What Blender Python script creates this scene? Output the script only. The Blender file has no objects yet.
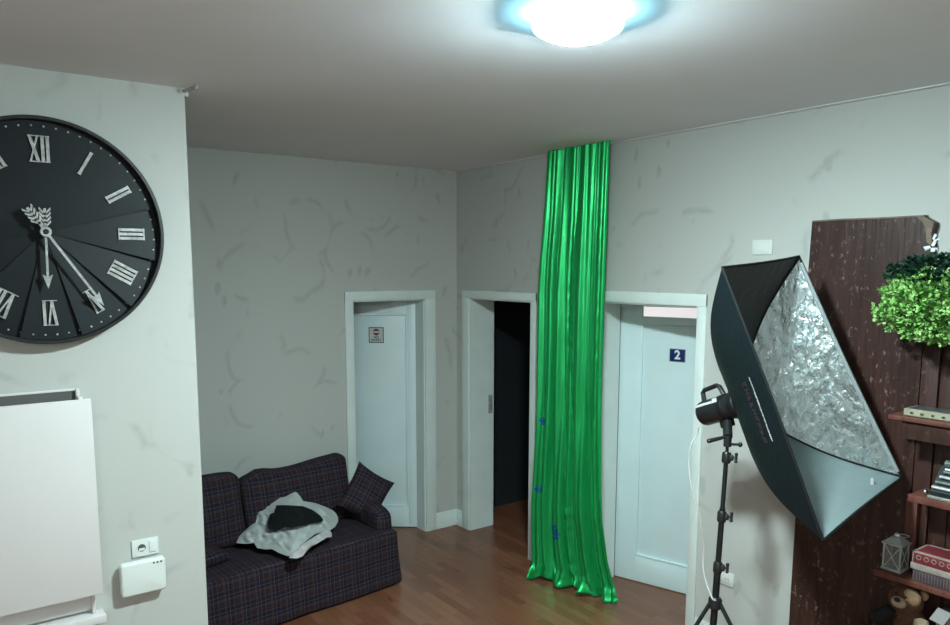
import bpy, bmesh, math, random
from mathutils import Vector, Matrix, noise
random.seed(7)
C = bpy.context.scene.collection
PI = math.pi

# ------------------------------------------------------------------ camera
F_PX, PY = 755.66, 362.2
CAM = Vector((5.657, -3.899, 2.4))
pit, yaw, roll = -0.125311541, -0.943057341, 0.00162786734
cy_, sy_, cp_, sp_ = math.cos(yaw), math.sin(yaw), math.cos(pit), math.sin(pit)
FW = Vector((sy_*cp_, cy_*cp_, sp_))
_rt = Vector((cy_, -sy_, 0)); _up = _rt.cross(FW)
RT = math.cos(roll)*_rt + math.sin(roll)*_up
UP = -math.sin(roll)*_rt + math.cos(roll)*_up
cd = bpy.data.cameras.new('camera'); cam = bpy.data.objects.new('camera', cd); C.objects.link(cam)
cd.sensor_width = 36; cd.lens = F_PX/950*36; cd.shift_y = (PY-312.5)/950; cd.clip_start = .05
cam.matrix_world = Matrix(((RT.x, UP.x, -FW.x, CAM.x), (RT.y, UP.y, -FW.y, CAM.y), (RT.z, UP.z, -FW.z, CAM.z), (0, 0, 0, 1)))
bpy.context.scene.camera = cam

# survey helpers: from a sight line of the photograph to a point on a real plane of the room
def ray(x, y): return RT*((x-475)/F_PX) - UP*((y-PY)/F_PX) + FW
def onplane(x, y, p, n): r = ray(x, y); return CAM + r*((Vector(p)-CAM).dot(n)/r.dot(n))
def onz(x, y, z): return onplane(x, y, (0, 0, z), Vector((0, 0, 1)))
def ony(x, y, Y): return onplane(x, y, (0, Y, 0), Vector((0, 1, 0)))
def onx(x, y, X): return onplane(x, y, (X, 0, 0), Vector((1, 0, 0)))
def atd(x, y, d): return CAM + ray(x, y)*d

# ------------------------------------------------------------------ materials
def lin(c):
    c = c/255
    return c/12.92 if c <= .04045 else ((c+.055)/1.055)**2.4
def rgb(r, g, b): return (lin(r), lin(g), lin(b), 1)
class NT:
    def __init__(s, name):
        s.m = bpy.data.materials.new(name); s.m.use_nodes = True
        s.t = s.m.node_tree; s.b = s.t.nodes['Principled BSDF']
    def n(s, typ, **kw):
        o = s.t.nodes.new(typ)
        for k, v in kw.items(): setattr(o, k, v)
        return o
    def l(s, a, b): s.t.links.new(a, b)
    def math(s, op, a, b=None, c=None):
        o = s.n('ShaderNodeMath', operation=op)
        for i, v in enumerate((a, b, c)):
            if v is None: continue
            if isinstance(v, (int, float)): o.inputs[i].default_value = v
            else: s.l(v, o.inputs[i])
        return o.outputs[0]
    def mix(s, f, a, b):
        o = s.n('ShaderNodeMix', data_type='RGBA')
        for i, v in ((0, f), (6, a), (7, b)):
            if isinstance(v, (int, float, tuple)): o.inputs[i].default_value = v
            else: s.l(v, o.inputs[i])
        return o.outputs[2]
    def ramp(s, f, *st):
        o = s.n('ShaderNodeValToRGB'); e = o.color_ramp.elements
        while len(e) < len(st): e.new(.5)
        for i, (p, c) in enumerate(st): e[i].position = p; e[i].color = c if isinstance(c, tuple) else (c, c, c, 1)
        s.l(f, o.inputs[0]); return o.outputs[0]
    def co(s, kind='Object', scale=(1, 1, 1), rot=(0, 0, 0)):
        t = s.n('ShaderNodeTexCoord'); m = s.n('ShaderNodeMapping')
        m.inputs['Scale'].default_value = scale; m.inputs['Rotation'].default_value = rot
        s.l(t.outputs[kind], m.inputs[0]); return m.outputs[0]
    def noise(s, v, scale, detail=3, rough=.5, dist=0):
        o = s.n('ShaderNodeTexNoise'); o.inputs['Scale'].default_value = scale; o.inputs['Detail'].default_value = detail
        o.inputs['Roughness'].default_value = rough; o.inputs['Distortion'].default_value = dist
        s.l(v, o.inputs['Vector']); return o.outputs['Fac']
    def bump(s, h, st=.2, d=.01):
        o = s.n('ShaderNodeBump'); o.inputs['Strength'].default_value = st; o.inputs['Distance'].default_value = d
        s.l(h, o.inputs['Height']); s.l(o.outputs[0], s.b.inputs['Normal'])
    def set(s, **kw):
        for k, v in kw.items():
            i = s.b.inputs[k.replace('_', ' ')]
            if isinstance(v, (int, float, tuple)): i.default_value = v
            else: s.l(v, i)
        return s.m

def plain(name, col, rough=.5, metal=0, var=.06, scale=9, bump=0, spec=.5):
    t = NT(name); v = t.co()
    f = t.noise(v, scale, 4)
    d = tuple(c*(1-var) for c in col[:3])+(1,); u = tuple(min(1, c*(1+var)) for c in col[:3])+(1,)
    t.set(Base_Color=t.ramp(f, (.3, d), (.7, u)), Roughness=rough, Metallic=metal, Specular_IOR_Level=spec)
    if bump: t.bump(t.noise(v, scale*6, 3), bump, .004)
    return t.m

def wallpaper(name, base, motif, axes):
    """pale paper with faint feathered curls and small leaves; axes = which object axes span the wall"""
    t = NT(name)
    rot = (PI/2, 0, 0) if axes == 'xz' else (0, PI/2, 0)
    v = t.co('Object', (1, 1, 1), rot)
    sep = t.n('ShaderNodeSeparateXYZ'); t.l(t.co('Object'), sep.inputs[0])
    cmb = t.n('ShaderNodeCombineXYZ')
    t.l(sep.outputs[0 if axes == 'xz' else 1], cmb.inputs[0]); t.l(sep.outputs[2], cmb.inputs[1])
    p = cmb.outputs[0]
    w = t.n('ShaderNodeVectorMath', operation='ADD'); t.l(p, w.inputs[0])
    nz = t.n('ShaderNodeTexNoise'); nz.inputs['Scale'].default_value = 2.2; t.l(p, nz.inputs['Vector'])
    sc = t.n('ShaderNodeVectorMath', operation='SCALE'); sc.inputs['Scale'].default_value = .22
    t.l(nz.outputs['Color'], sc.inputs[0]); t.l(sc.outputs[0], w.inputs[1])
    vo = t.n('ShaderNodeTexVoronoi', voronoi_dimensions='2D'); vo.inputs['Scale'].default_value = 1.9; t.l(w.outputs[0], vo.inputs['Vector'])
    ring = t.math('SUBTRACT', 1, t.math('MULTIPLY', t.math('ABSOLUTE', t.math('SUBTRACT', vo.outputs['Distance'], .40)), 17))
    ring = t.math('MAXIMUM', ring, 0)
    cut = t.ramp(t.noise(p, 4.2, 1), (.5, 0.), (.6, 1.))
    ring = t.math('MULTIPLY', ring, cut)
    vl = t.n('ShaderNodeTexVoronoi', voronoi_dimensions='2D'); vl.inputs['Scale'].default_value = 4.2
    mp = t.n('ShaderNodeMapping'); mp.inputs['Rotation'].default_value = (0, 0, .7); mp.inputs['Scale'].default_value = (1.9, .8, 1)
    t.l(w.outputs[0], mp.inputs[0]); t.l(mp.outputs[0], vl.inputs['Vector'])
    leaf = t.math('MULTIPLY', t.ramp(vl.outputs['Distance'], (.12, 1.), (.2, 0.)), t.ramp(t.noise(p, 3.1, 1), (.58, 0.), (.64, 1.)))
    f = t.math('MINIMUM', t.math('ADD', ring, leaf), 1)
    f = t.math('MULTIPLY', f, t.ramp(t.noise(p, 40, 2), (.3, .5), (.7, 1.)))
    b2 = t.mix(t.noise(p, 1.3, 3), tuple(c*.96 for c in base[:3])+(1,), base)
    t.set(Base_Color=t.mix(f, b2, motif), Roughness=.62, Specular_IOR_Level=.3)
    t.bump(t.noise(p, 120, 2), .06, .003)
    return t.m

M = {}
WB = (.535, .545, .515, 1); WM = (.41, .42, .398, 1)
M['paper_x'] = wallpaper('wallpaper_right', WB, WM, 'xz')
M['paper_y'] = wallpaper('wallpaper_left', WB, WM, 'yz')
M['ceiling'] = plain('ceiling_paint', (.79, .80, .83, 1), .8, var=.02, scale=2)
M['white'] = plain('white_paint', (.75, .89, .91, 1), .4, var=.03, scale=3)
M['trimwhite'] = plain('trim_paint', (.74, .82, .79, 1), .45, var=.04, scale=4)
M['coverwhite'] = plain('cover_paint', (.70, .67, .66, 1), .5, var=.02, scale=3)
M['slotgrey'] = plain('slot_grey', (.10, .10, .098, 1), .7)
M['plastic'] = plain('white_plastic', (.72, .76, .73, 1), .35, var=.02)
M['plastic_shade'] = plain('socket_hole', (.08, .085, .08, 1), .5)
M['black'] = plain('black_plastic', (.012, .013, .014, 1), .38, var=.2)
M['blackmetal'] = plain('black_metal', (.015, .016, .017, 1), .35, metal=.4, var=.2)
M['rubber'] = plain('rubber', (.02, .02, .02, 1), .8)
M['silver'] = plain('brushed_silver', (.55, .55, .54, 1), .38, metal=.7, var=.3, scale=60)
M['dullsilver'] = plain('dull_silver', (.42, .42, .41, 1), .5, metal=.35, var=.35, scale=50)
M['chrome'] = plain('chrome', (.8, .8, .8, 1), .15, metal=1)
M['dark'] = plain('dark_room_shade', (.010, .014, .018, 1), .9)  # near-black wall colour stands in for the darkness of the unlit hallway
M['signwhite'] = plain('sign_paper', (.62, .62, .60, 1), .5)
M['signred'] = plain('sign_red', rgb(110, 40, 40), .5)
M['signblack'] = plain('sign_black', rgb(30, 38, 36), .5)
M['blue'] = plain('blue_enamel', rgb(24, 50, 104), .25)
M['enamel'] = plain('white_enamel', (.75, .78, .8, 1), .3)
M['clockface'] = plain('clock_black_paint', (.004, .0078, .0105, 1), .5, var=.15, scale=5, spec=.3)
M['clockrim'] = plain('clock_rim_black', (.012, .014, .015, 1), .4, var=.15)
M['cable'] = plain('white_cable', (.55, .55, .52, 1), .5)

def wood_floor():
    t = NT('floor_laminate'); v = t.co('Object', (1, 1, 1), (0, 0, 0))
    br = t.n('ShaderNodeTexBrick'); br.offset = .37; br.squash = 1
    br.inputs['Scale'].default_value = 1; br.inputs['Brick Width'].default_value = .42; br.inputs['Row Height'].default_value = .068
    br.inputs['Mortar Size'].default_value = .0012; br.inputs['Mortar Smooth'].default_value = .3
    br.inputs['Color1'].default_value = (0, 0, 0, 1); br.inputs['Color2'].default_value = (1, 1, 1, 1); br.inputs['Mortar'].default_value = (.0, .0, .0, 1)
    t.l(v, br.inputs['Vector'])
    g = t.noise(t.co('Object', (3, 40, 3)), 1.4, 5, .6, .6)
    f = t.math('ADD', t.math('MULTIPLY', br.outputs['Color'], .5), t.math('MULTIPLY', g, .5))
    col = t.ramp(f, (.15, (.155, .056, .030, 1)), (.5, (.215, .086, .046, 1)), (.85, (.275, .120, .066, 1)))
    col = t.mix(t.math('MULTIPLY', br.outputs['Fac'], .6), col, (.03, .014, .008, 1))
    t.set(Base_Color=col, Roughness=t.ramp(g, (.3, .27), (.7, .4)), Specular_IOR_Level=.5)
    t.bump(g, .05, .004)
    return t.m
M['floor'] = wood_floor()

def rustic(name, c1, c2, speck):
    t = NT(name)
    g = t.noise(t.co('Object', (14, 14, 1.2)), 2.0, 6, .62, .8)
    col = t.ramp(g, (.3, c1), (.7, c2))
    blot = t.noise(t.co('Object', (5, 5, 2.2)), 3, 5, .7)
    sp = t.math('MULTIPLY', t.ramp(t.noise(t.co('Object', (1, 1, .55)), 55, 3, .7), (.575, 0.), (.69, 1.)), t.ramp(blot, (.44, 0.), (.60, 1.)))
    col = t.mix(t.math('MULTIPLY', sp, .7), col, speck)
    t.set(Base_Color=col, Roughness=.42, Specular_IOR_Level=.4)
    t.bump(g, .35, .01)
    return t.m
M['slab'] = rustic('rustic_slab', (.020, .0085, .0065, 1), (.058, .024, .019, 1), (.30, .25, .22, 1))
M['plank'] = rustic('rustic_plank', (.024, .0095, .007, 1), (.062, .024, .018, 1), (.15, .11, .09, 1))
M['liveedge'] = plain('live_edge', rgb(120, 104, 90), .7, var=.3, scale=30)
M['shelf'] = rustic('shelf_wood', (.085, .028, .020, 1), (.17, .062, .045, 1), (.2, .1, .08, 1))

def plaid():
    t = NT('plaid_fabric')
    uv = t.n('ShaderNodeUVMap'); sep = t.n('ShaderNodeSeparateXYZ'); t.l(uv.outputs[0], sep.inputs[0])
    def band(c, period, off, w):
        x = t.math('FRACT', t.math('ADD', t.math('DIVIDE', c, period), off))
        return t.math('LESS_THAN', x, w)
    x, y = sep.outputs[0], sep.outputs[1]
    col = (.022, .0155, .021, 1)
    for c in (x, y):
        col = t.mix(t.math('MULTIPLY', band(c, .105, .1, .34), .6), col, (.009, .008, .022, 1))
        col = t.mix(t.math('MULTIPLY', band(c, .105, .55, .22), .45), col, (.036, .014, .016, 1))
    for c in (x, y):
        for off, w, a in ((.0, .028, .42), (.22, .022, .3), (.3, .022, .28), (.70, .022, .3)):
            col = t.mix(t.math('MULTIPLY', band(c, .105, off, w), a), col, (.17, .145, .155, 1))
    wv = t.noise(t.co('UV', (1, 1, 1)), 240, 2)
    col = t.mix(t.math('MULTIPLY', wv, .3), col, (.03, .024, .03, 1))
    t.set(Base_Color=col, Roughness=.9, Specular_IOR_Level=.15)
    t.bump(t.noise(t.co('Object'), 14, 3), .35, .02)
    return t.m
M['plaid'] = plaid()

def cloth(name, col, rough=.85, scale=10):
    t = NT(name); v = t.co()
    t.set(Base_Color=t.ramp(t.noise(v, scale, 4), (.3, tuple(c*.9 for c in col[:3])+(1,)), (.7, col)), Roughness=rough, Specular_IOR_Level=.2)
    t.bump(t.noise(v, 40, 3), .3, .006)
    return t.m
M['jacket'] = cloth('grey_jacket_cloth', (.46, .50, .49, 1))
M['jacketcream'] = cloth('pale_jacket_cloth', (.54, .52, .52, 1))
M['blackcloth'] = cloth('black_lining', (.006, .008, .009, 1))
M['darkcloth'] = cloth('dark_cloth', (.02, .022, .02, 1))

def satin():
    t = NT('green_satin'); v = t.co()
    n = t.noise(t.co('Object', (9, 9, 1.0)), 3, 4)
    t.set(Base_Color=t.ramp(n, (.3, (.006, .36, .085, 1)), (.7, (.014, .46, .125, 1))), Metallic=.6, Roughness=.37, Specular_IOR_Level=.6,
          Sheen_Weight=.1, Sheen_Roughness=.4, Sheen_Tint=(.3, 1, .5, 1))
    t.bump(t.noise(t.co('Object', (10, 10, 3)), 2.5, 4, .5), .12, .02)
    return t.m
M['satin'] = satin()
M['marker'] = plain('blue_marks', rgb(16, 60, 150), .6)

def foil():
    t = NT('silver_foil'); v = t.co()
    t.set(Base_Color=(.50, .58, .59, 1), Metallic=.92, Roughness=t.ramp(t.noise(v, 30, 4), (.3, .22), (.7, .36)))
    a = t.noise(t.co('Object', (1, 1, .45)), 34, 5, .6, .5); b = t.noise(t.co('Object', (1, 1, .5)), 8, 4, .6, 1.0)
    t.bump(t.math('ADD', a, t.math('MULTIPLY', b, 1.6)), .62, .018)
    return t.m
M['foil'] = foil()
def smoothfoil(name, col, rough, metal=.55):
    t = NT(name); v = t.co()
    t.set(Base_Color=col, Metallic=metal, Roughness=rough)
    t.bump(t.noise(v, 9, 4, .6, .5), .35, .03)
    return t.m
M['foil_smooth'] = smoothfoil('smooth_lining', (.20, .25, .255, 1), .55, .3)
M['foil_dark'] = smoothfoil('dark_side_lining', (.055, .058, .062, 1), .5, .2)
M['nylon'] = cloth('black_nylon', (.006, .012, .015, 1), .5, 6)
M['binding'] = cloth('black_binding', (.010, .012, .013, 1), .6)
M['greybinding'] = cloth('grey_binding', (.30, .34, .34, 1), .6)
M['redprint'] = plain('dull_red_print', rgb(66, 48, 58), .6)
M['whiteprint'] = plain('white_print', rgb(200, 200, 205), .5)

def leafmat():
    t = NT('bright_leaves'); v = t.co()
    info = t.noise(v, 16, 3)
    t.set(Base_Color=t.ramp(info, (.3, (.09, .24, .05, 1)), (.5, (.24, .50, .13, 1)), (.72, (.44, .68, .26, 1))), Roughness=.5, Specular_IOR_Level=.3)
    return t.m
M['leaf'] = leafmat()
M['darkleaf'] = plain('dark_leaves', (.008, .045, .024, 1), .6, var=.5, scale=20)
M['stem'] = plain('stem', rgb(90, 95, 70), .7)
M['lantern'] = plain('lantern_white_metal', rgb(168, 172, 170), .5, var=.15, scale=25)
def glass(name, col, alpha):
    t = NT(name); t.set(Base_Color=col, Roughness=.08, Transmission_Weight=alpha, IOR=1.2); return t.m
M['glass'] = glass('lantern_glass', (.6, .62, .62, 1), .8)
M['wax'] = plain('candle_wax', (.5, .46, .4, 1), .6)
M['redbook'] = plain('red_book_cloth', rgb(112, 38, 44), .55, var=.25, scale=20)
M['bookgrey'] = plain('worn_book_edge', rgb(150, 138, 132), .7, var=.2, scale=30)
M['cream'] = plain('cream_pages', rgb(150, 128, 104), .8, var=.2, scale=40)
M['darkbook'] = plain('dark_book_cloth', rgb(62, 50, 54), .6, var=.3, scale=30)
M['ridge'] = plain('book_ribs', rgb(98, 86, 90), .7, var=.2, scale=30)
M['fur'] = plain('brown_fur', rgb(92, 62, 48), .95, var=.35, scale=30, bump=.8)
M['furlight'] = plain('tan_fur', rgb(164, 134, 104), .95, var=.25, scale=30, bump=.8)
M['furcream'] = plain('cream_fur', rgb(172, 152, 130), .95, var=.2, scale=30, bump=.8)
M['nose'] = plain('bear_nose', rgb(38, 24, 20), .4)
M['cardwhite'] = plain('white_card', rgb(150, 148, 146), .6)
M['boxcream'] = plain('pale_case', rgb(160, 156, 134), .5, var=.12, scale=25)
M['boxtop'] = plain('grey_case_top', rgb(66, 74, 76), .35, var=.25, scale=25)
M['machine'] = plain('dark_green_enamel', rgb(30, 38, 38), .35, var=.3, scale=25)
M['machinegreen'] = plain('green_grey_enamel', rgb(80, 98, 92), .4, var=.25, scale=25)
def emis(name, col, st):
    t = NT(name); t.set(Base_Color=(.8, .8, .8, 1), Emission_Color=col, Emission_Strength=st); return t.m
M['lamp'] = emis('lamp_diffuser', (.78, .985, .99, 1), 880)
M['edgeglow'] = emis('lamp_edge_halo_glow', (.26, .78, 1.0, 1), 21)  # rim made to glow cyan, to put a cyan halo on the ceiling
M['lampfill'] = emis('fill_lamp_diffuser', (.90, 1.0, 1.0, 1), 400)
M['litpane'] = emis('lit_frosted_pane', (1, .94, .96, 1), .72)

# ------------------------------------------------------------------ mesh helpers
INV = {}
class MB:
    def __init__(s): s.v = []; s.f = []; s.m = []; s.uv = {}
    def add(s, vs, fs, mi=0, T=None):
        k = len(s.v)
        s.v += [(T @ Vector(p)) if T else Vector(p) for p in vs]
        for f in fs: s.f.append(tuple(i+k for i in f)); s.m.append(mi)
        return s
    def bm(s, b, mi=0, T=None):
        b.verts.index_update()
        s.add([v.co for v in b.verts], [[v.index for v in f.verts] for f in b.faces], mi, T); b.free(); return s
    def box(s, lo, hi, bev=0, mi=0, T=None, seg=2):
        b = bmesh.new(); bmesh.ops.create_cube(b, size=1)
        lo, hi = Vector(lo), Vector(hi)
        for v in b.verts: v.co = Vector([(lo[i]+hi[i])/2 + v.co[i]*(hi[i]-lo[i]) for i in range(3)])
        if bev: bmesh.ops.bevel(b, geom=b.edges[:], offset=bev, segments=seg, affect='EDGES', profile=.5)
        return s.bm(b, mi, T)
    def tube(s, pts, r, n=8, mi=0, T=None, cap=True):
        pts = [Vector(p) for p in pts]; rs = r if isinstance(r, (list, tuple)) else [r]*len(pts)
        vs, fs = [], []; ref = None
        for i, p in enumerate(pts):
            d = (pts[min(i+1, len(pts)-1)]-pts[max(i-1, 0)]).normalized()
            if ref is None: ref = d.orthogonal().normalized()
            a = (ref - d*ref.dot(d)).normalized(); ref = a; b = d.cross(a)
            for k in range(n): vs.append(p + (a*math.cos(2*PI*k/n)+b*math.sin(2*PI*k/n))*rs[i])
        for i in range(len(pts)-1):
            for k in range(n): fs.append((i*n+k, i*n+(k+1) % n, (i+1)*n+(k+1) % n, (i+1)*n+k))
        if cap: fs += [tuple(range(n))[::-1], tuple(range((len(pts)-1)*n, len(pts)*n))]
        return s.add(vs, fs, mi, T)
    def lathe(s, prof, n=32, mi=0, T=None):
        """profile of (r, z) turned about z"""
        vs, fs = [], []
        for r, z in prof:
            for k in range(n): vs.append((r*math.cos(2*PI*k/n), r*math.sin(2*PI*k/n), z))
        for i in range(len(prof)-1):
            for k in range(n): fs.append((i*n+k, i*n+(k+1) % n, (i+1)*n+(k+1) % n, (i+1)*n+k))
        fs += [tuple(range(n))[::-1], tuple(range((len(prof)-1)*n, len(prof)*n))]
        return s.add(vs, fs, mi, T)
    def prism(s, poly, z0, z1, mi=0, T=None):
        n = len(poly)
        vs = [(x, y, z0) for x, y in poly]+[(x, y, z1) for x, y in poly]
        fs = [tuple(range(n))[::-1], tuple(range(n, 2*n))]+[(i, (i+1) % n, n+(i+1) % n, n+i) for i in range(n)]
        return s.add(vs, fs, mi, T)
    def ball(s, c, r, n=16, mi=0, T=None, rough=0, seed=0):
        b = bmesh.new(); bmesh.ops.create_uvsphere(b, u_segments=n*2, v_segments=n, radius=1)
        r = Vector(r) if not isinstance(r, (int, float)) else Vector((r, r, r))
        for v in b.verts:
            k = 1 + (rough*noise.noise(v.co*4+Vector((seed, 0, 0))) if rough else 0)
            v.co = Vector(c)+Vector((v.co.x*r.x, v.co.y*r.y, v.co.z*r.z))*k
        return s.bm(b, mi, T)
    def grid(s, fn, nu, nv, mi=0, T=None, flip=False):
        vs = [fn(i/nu, j/nv) for j in range(nv+1) for i in range(nu+1)]; w = nu+1
        fs = [(j*w+i, j*w+i+1, (j+1)*w+i+1, (j+1)*w+i) for j in range(nv) for i in range(nu)]
        if flip: fs = [f[::-1] for f in fs]
        return s.add(vs, fs, mi, T)
    def build(s, name, mats, parent=None, smooth=35, world=True, merge=False):
        me = bpy.data.meshes.new(name)
        T = INV.get(root_of(parent)) if (parent is not None and world) else None
        vs = [T @ v for v in s.v] if T else s.v
        me.from_pydata([tuple(v) for v in vs], [], s.f)
        for m in (mats if isinstance(mats, list) else [mats]): me.materials.append(m)
        me.polygons.foreach_set('material_index', s.m)
        if merge:
            b = bmesh.new(); b.from_mesh(me); bmesh.ops.remove_doubles(b, verts=b.verts, dist=1e-5)
            bmesh.ops.recalc_face_normals(b, faces=b.faces); b.to_mesh(me); b.free()
        ul = me.uv_layers.new(name='UVMap')
        for p in me.polygons:
            n = p.normal; a = max(range(3), key=lambda i: abs(n[i]))
            for li in p.loop_indices:
                c = me.vertices[me.loops[li].vertex_index].co
                ul.data[li].uv = (c.y, c.z) if a == 0 else ((c.x, c.z) if a == 1 else (c.x, c.y))
        if smooth:
            me.shade_smooth(); me.set_sharp_from_angle(angle=math.radians(smooth))
        me.update()
        o = bpy.data.objects.new(name, me); C.objects.link(o)
        if parent is not None: o.parent = parent
        return o
def root_of(o):
    while o is not None and o.parent is not None: o = o.parent
    return o
def thing(name, label, cat, loc, rotz=0, group=None, kind=None):
    o = bpy.data.objects.new(name, None); C.objects.link(o)
    o.location = loc; o.rotation_euler = (0, 0, rotz); o.empty_display_size = .1
    INV[o] = (Matrix.Translation(Vector(loc)) @ Matrix.Rotation(rotz, 4, 'Z')).inverted()
    if kind: o['kind'] = kind
    if label: o['label'] = label
    if cat: o['category'] = cat
    if group: o['group'] = group
    return o
def tag(o, label, cat, group=None):
    o['label'] = label; o['category'] = cat
    if group: o['group'] = group
    return o
def struct(o): o['kind'] = 'structure'; return o
def frame(origin, xa, ya):
    """matrix with local x along xa, local y along ya, z = xa x ya"""
    x = Vector(xa).normalized(); z = x.cross(Vector(ya)).normalized(); y = z.cross(x)
    o = Vector(origin)
    return Matrix(((x.x, y.x, z.x, o.x), (x.y, y.y, z.y, o.y), (x.z, y.z, z.z, o.z), (0, 0, 0, 1)))
def text_mb(mb, body, size, T, mi=0, depth=.001, align='CENTER', bold=0):
    cu = bpy.data.curves.new('lettering', 'FONT'); cu.body = body; cu.size = size; cu.extrude = depth/2
    cu.align_x = align; cu.align_y = 'CENTER'; cu.offset = bold
    ob = bpy.data.objects.new('lettering', cu); C.objects.link(ob)
    dg = bpy.context.evaluated_depsgraph_get(); me = ob.evaluated_get(dg).to_mesh()
    mb.add([v.co.copy() for v in me.vertices], [tuple(p.vertices) for p in me.polygons], mi, T)
    ob.to_mesh_clear() if hasattr(ob, 'to_mesh_clear') else None
    bpy.data.objects.remove(ob); bpy.data.curves.remove(cu)

# ------------------------------------------------------------------ room shell
ZC = 3.243; XE = 7.6; YE = -6.2; XL = 1.813; YL = -2.827
struct(MB().box((-1.9, YE-.2, -.12), (XE+.2, 2.6, 0)).build('floor', M['floor'], smooth=0))
struct(MB().box((-1.9, YE-.2, ZC), (XE+.2, 2.6, ZC+.12)).build('ceiling', M['ceiling'], smooth=0))
D1 = (-1.049, -.345, 2.122); D2 = (.207, 1.055, 2.13); D3 = (1.71, 2.66, 2.16)
w = MB()
for a, b, z0 in ((-.2, D2[0], 0), (D2[0], D2[1], D2[2]), (D2[1], D3[0], 0), (D3[0], D3[1], D3[2]), (D3[1], XE, 0)):
    w.box((a, 0, z0), (b, .26 if b < 1.5 else .3, ZC))
struct(w.build('wall_right', M['paper_x'], smooth=0))
w = MB()
for a, b, z0 in ((YE, D1[0], 0), (D1[0], D1[1], D1[2]), (D1[1], 0, 0)):
    w.box((-.14, a, z0), (0, b, ZC))
struct(w.build('wall_back', M['paper_y'], smooth=0))
struct(MB().box((XL-.15, YE, 0), (XL, YL, ZC)).build('wall_left', M['paper_y'], smooth=0))
struct(MB().box((XE, YE, 0), (XE+.15, 0.3, ZC)).build('wall_near', M['paper_y'], smooth=0))
struct(MB().box((-.2, YE-.15, 0), (XE+.15, YE, ZC)).build('wall_front', M['paper_x'], smooth=0))
# unlit rooms behind the doorways
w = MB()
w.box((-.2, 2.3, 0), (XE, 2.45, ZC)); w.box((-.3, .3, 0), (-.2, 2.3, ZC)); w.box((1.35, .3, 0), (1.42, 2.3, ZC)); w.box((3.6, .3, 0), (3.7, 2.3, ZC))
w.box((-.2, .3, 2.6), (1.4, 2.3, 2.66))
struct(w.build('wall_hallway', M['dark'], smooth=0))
w = MB(); w.box((-1.8, -3, 0), (-1.7, .6, ZC)); w.box((-1.8, .5, 0), (-.2, .6, ZC)); w.box((-1.8, -3.1, 0), (-.2, -3, ZC))
struct(w.build('wall_storeroom', M['white'], smooth=0))

def casing(name, pts, out, W):
    """flat architrave around an opening: pts=(a0,a1,ztop) inner edges, W=(left,right,top) widths; out maps (a, depth, z)"""
    a0, a1, zt = pts; l, r, t = W
    b = MB()
    def bx(p, q):
        P, Q = out(*p), out(*q)
        b.box([min(P[i], Q[i]) for i in range(3)], [max(P[i], Q[i]) for i in range(3)], .004)
    bx((a0-l, 0, 0), (a0+.002, .018, zt+t)); bx((a1-.002, 0, 0), (a1+r, .018, zt+t)); bx((a0-l, 0, zt-.002), (a1+r, .0185, zt+t))
    return b
outy = lambda a, d, z: (a, -d, z)
outx = lambda a, d, z: (d, a, z)
def jamb(b, pts, out, th):
    a0, a1, zt = pts
    for p, q in (((a0-.001, .0, 0), (a0+.012, -th, zt)), ((a1-.012, .0, 0), (a1+.001, -th, zt)), ((a0, .0, zt-.012), (a1, -th, zt+.001))):
        P, Q = out(*p), out(*q)
        b.box([min(P[i], Q[i]) for i in range(3)], [max(P[i], Q[i]) for i in range(3)])
    return b

def door_leaf(root, hinge, d, width, height, panels, th=.04, pane=None):
    """panelled leaf: d = direction from hinge; face towards the room; panels = (d0,d1,z0,z1)"""
    d = Vector((d[0], d[1], 0)).normalized(); nrm = Vector((d.y, -d.x, 0))
    if nrm.dot(CAM-Vector(hinge)) < 0: nrm = -nrm
    T = frame(hinge, d, (0, 0, 1))
    sgn = 1 if (T.to_3x3() @ Vector((0, 0, 1))).dot(nrm) > 0 else -1
    b = MB()
    # core set back, stiles and rails proud of it
    def slab(x0, x1, z0, z1, a, c): 
        lo, hi = sorted((a*sgn, c*sgn)); b.box((x0, z0, lo), (x1, z1, hi), .003, T=T)
    slab(0, width, .006, height, -th, -.014)
    xs = sorted({panels[0][0], panels[0][1]}); x0, x1 = panels[0][0], panels[0][1]
    slab(0, x0, .006, height, -.02, 0); slab(x1, width, .006, height, -.02, 0)
    zs = [.006]+[z for p in sorted(panels, key=lambda p: p[2]) for z in (p[2], p[3])]+[height]
    for k in range(0, len(zs), 2):
        if zs[k+1]-zs[k] > .002: slab(x0, x1, zs[k], zs[k+1], -.02, 0)
    leaf = b.build('door_leaf', M['white'], root)
    mo = MB()
    for (p0, p1, z0, z1) in panels:
        for q in ((p0, p0+.014, z0, z1), (p1-.014, p1, z0, z1), (p0, p1, z0, z0+.014), (p0, p1, z1-.014, z1)):
            lo, hi = sorted((-.014*sgn, .006*sgn)); mo.box((q[0], q[2], lo), (q[1], q[3], hi), .004, T=T)
    mo.build('panel_molding', M['white'], leaf)
    return T, sgn, leaf

# door 1 : in the back wall, ajar into the room behind
r1 = thing('door_1', None, None, (0, D1[1], 0), kind='structure')
h1 = Vector((-.135, D1[1]-.014, 0)); a1 = math.radians(38)
T1, s1, leaf1 = door_leaf(r1, h1, (-math.sin(a1), -math.cos(a1)), .74, 2.10, [(.075, .66, .2, 1.98)])
b = casing('c', D1, outx, (.072, .106, .075)); jamb(b, D1, outx, .14)
b.build('door_frame', M['trimwhite'], r1)
# door 2 : open dark doorway
r2 = thing('door_2', None, None, (D2[0], 0, 0), kind='structure')
b = casing('c', D2, outy, (.105, .058, .065)); jamb(b, D2, outy, .26)
b.build('door_frame', M['trimwhite'], r2)
b = MB().box((D2[0]+.012, .2, 1.07), (D2[0]+.0145, .245, 1.24), .0008); b.box((D2[0]+.0135, .212, 1.12), (D2[0]+.0155, .232, 1.19))
b.build('strike_plate', M['dullsilver'], r2)
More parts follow.
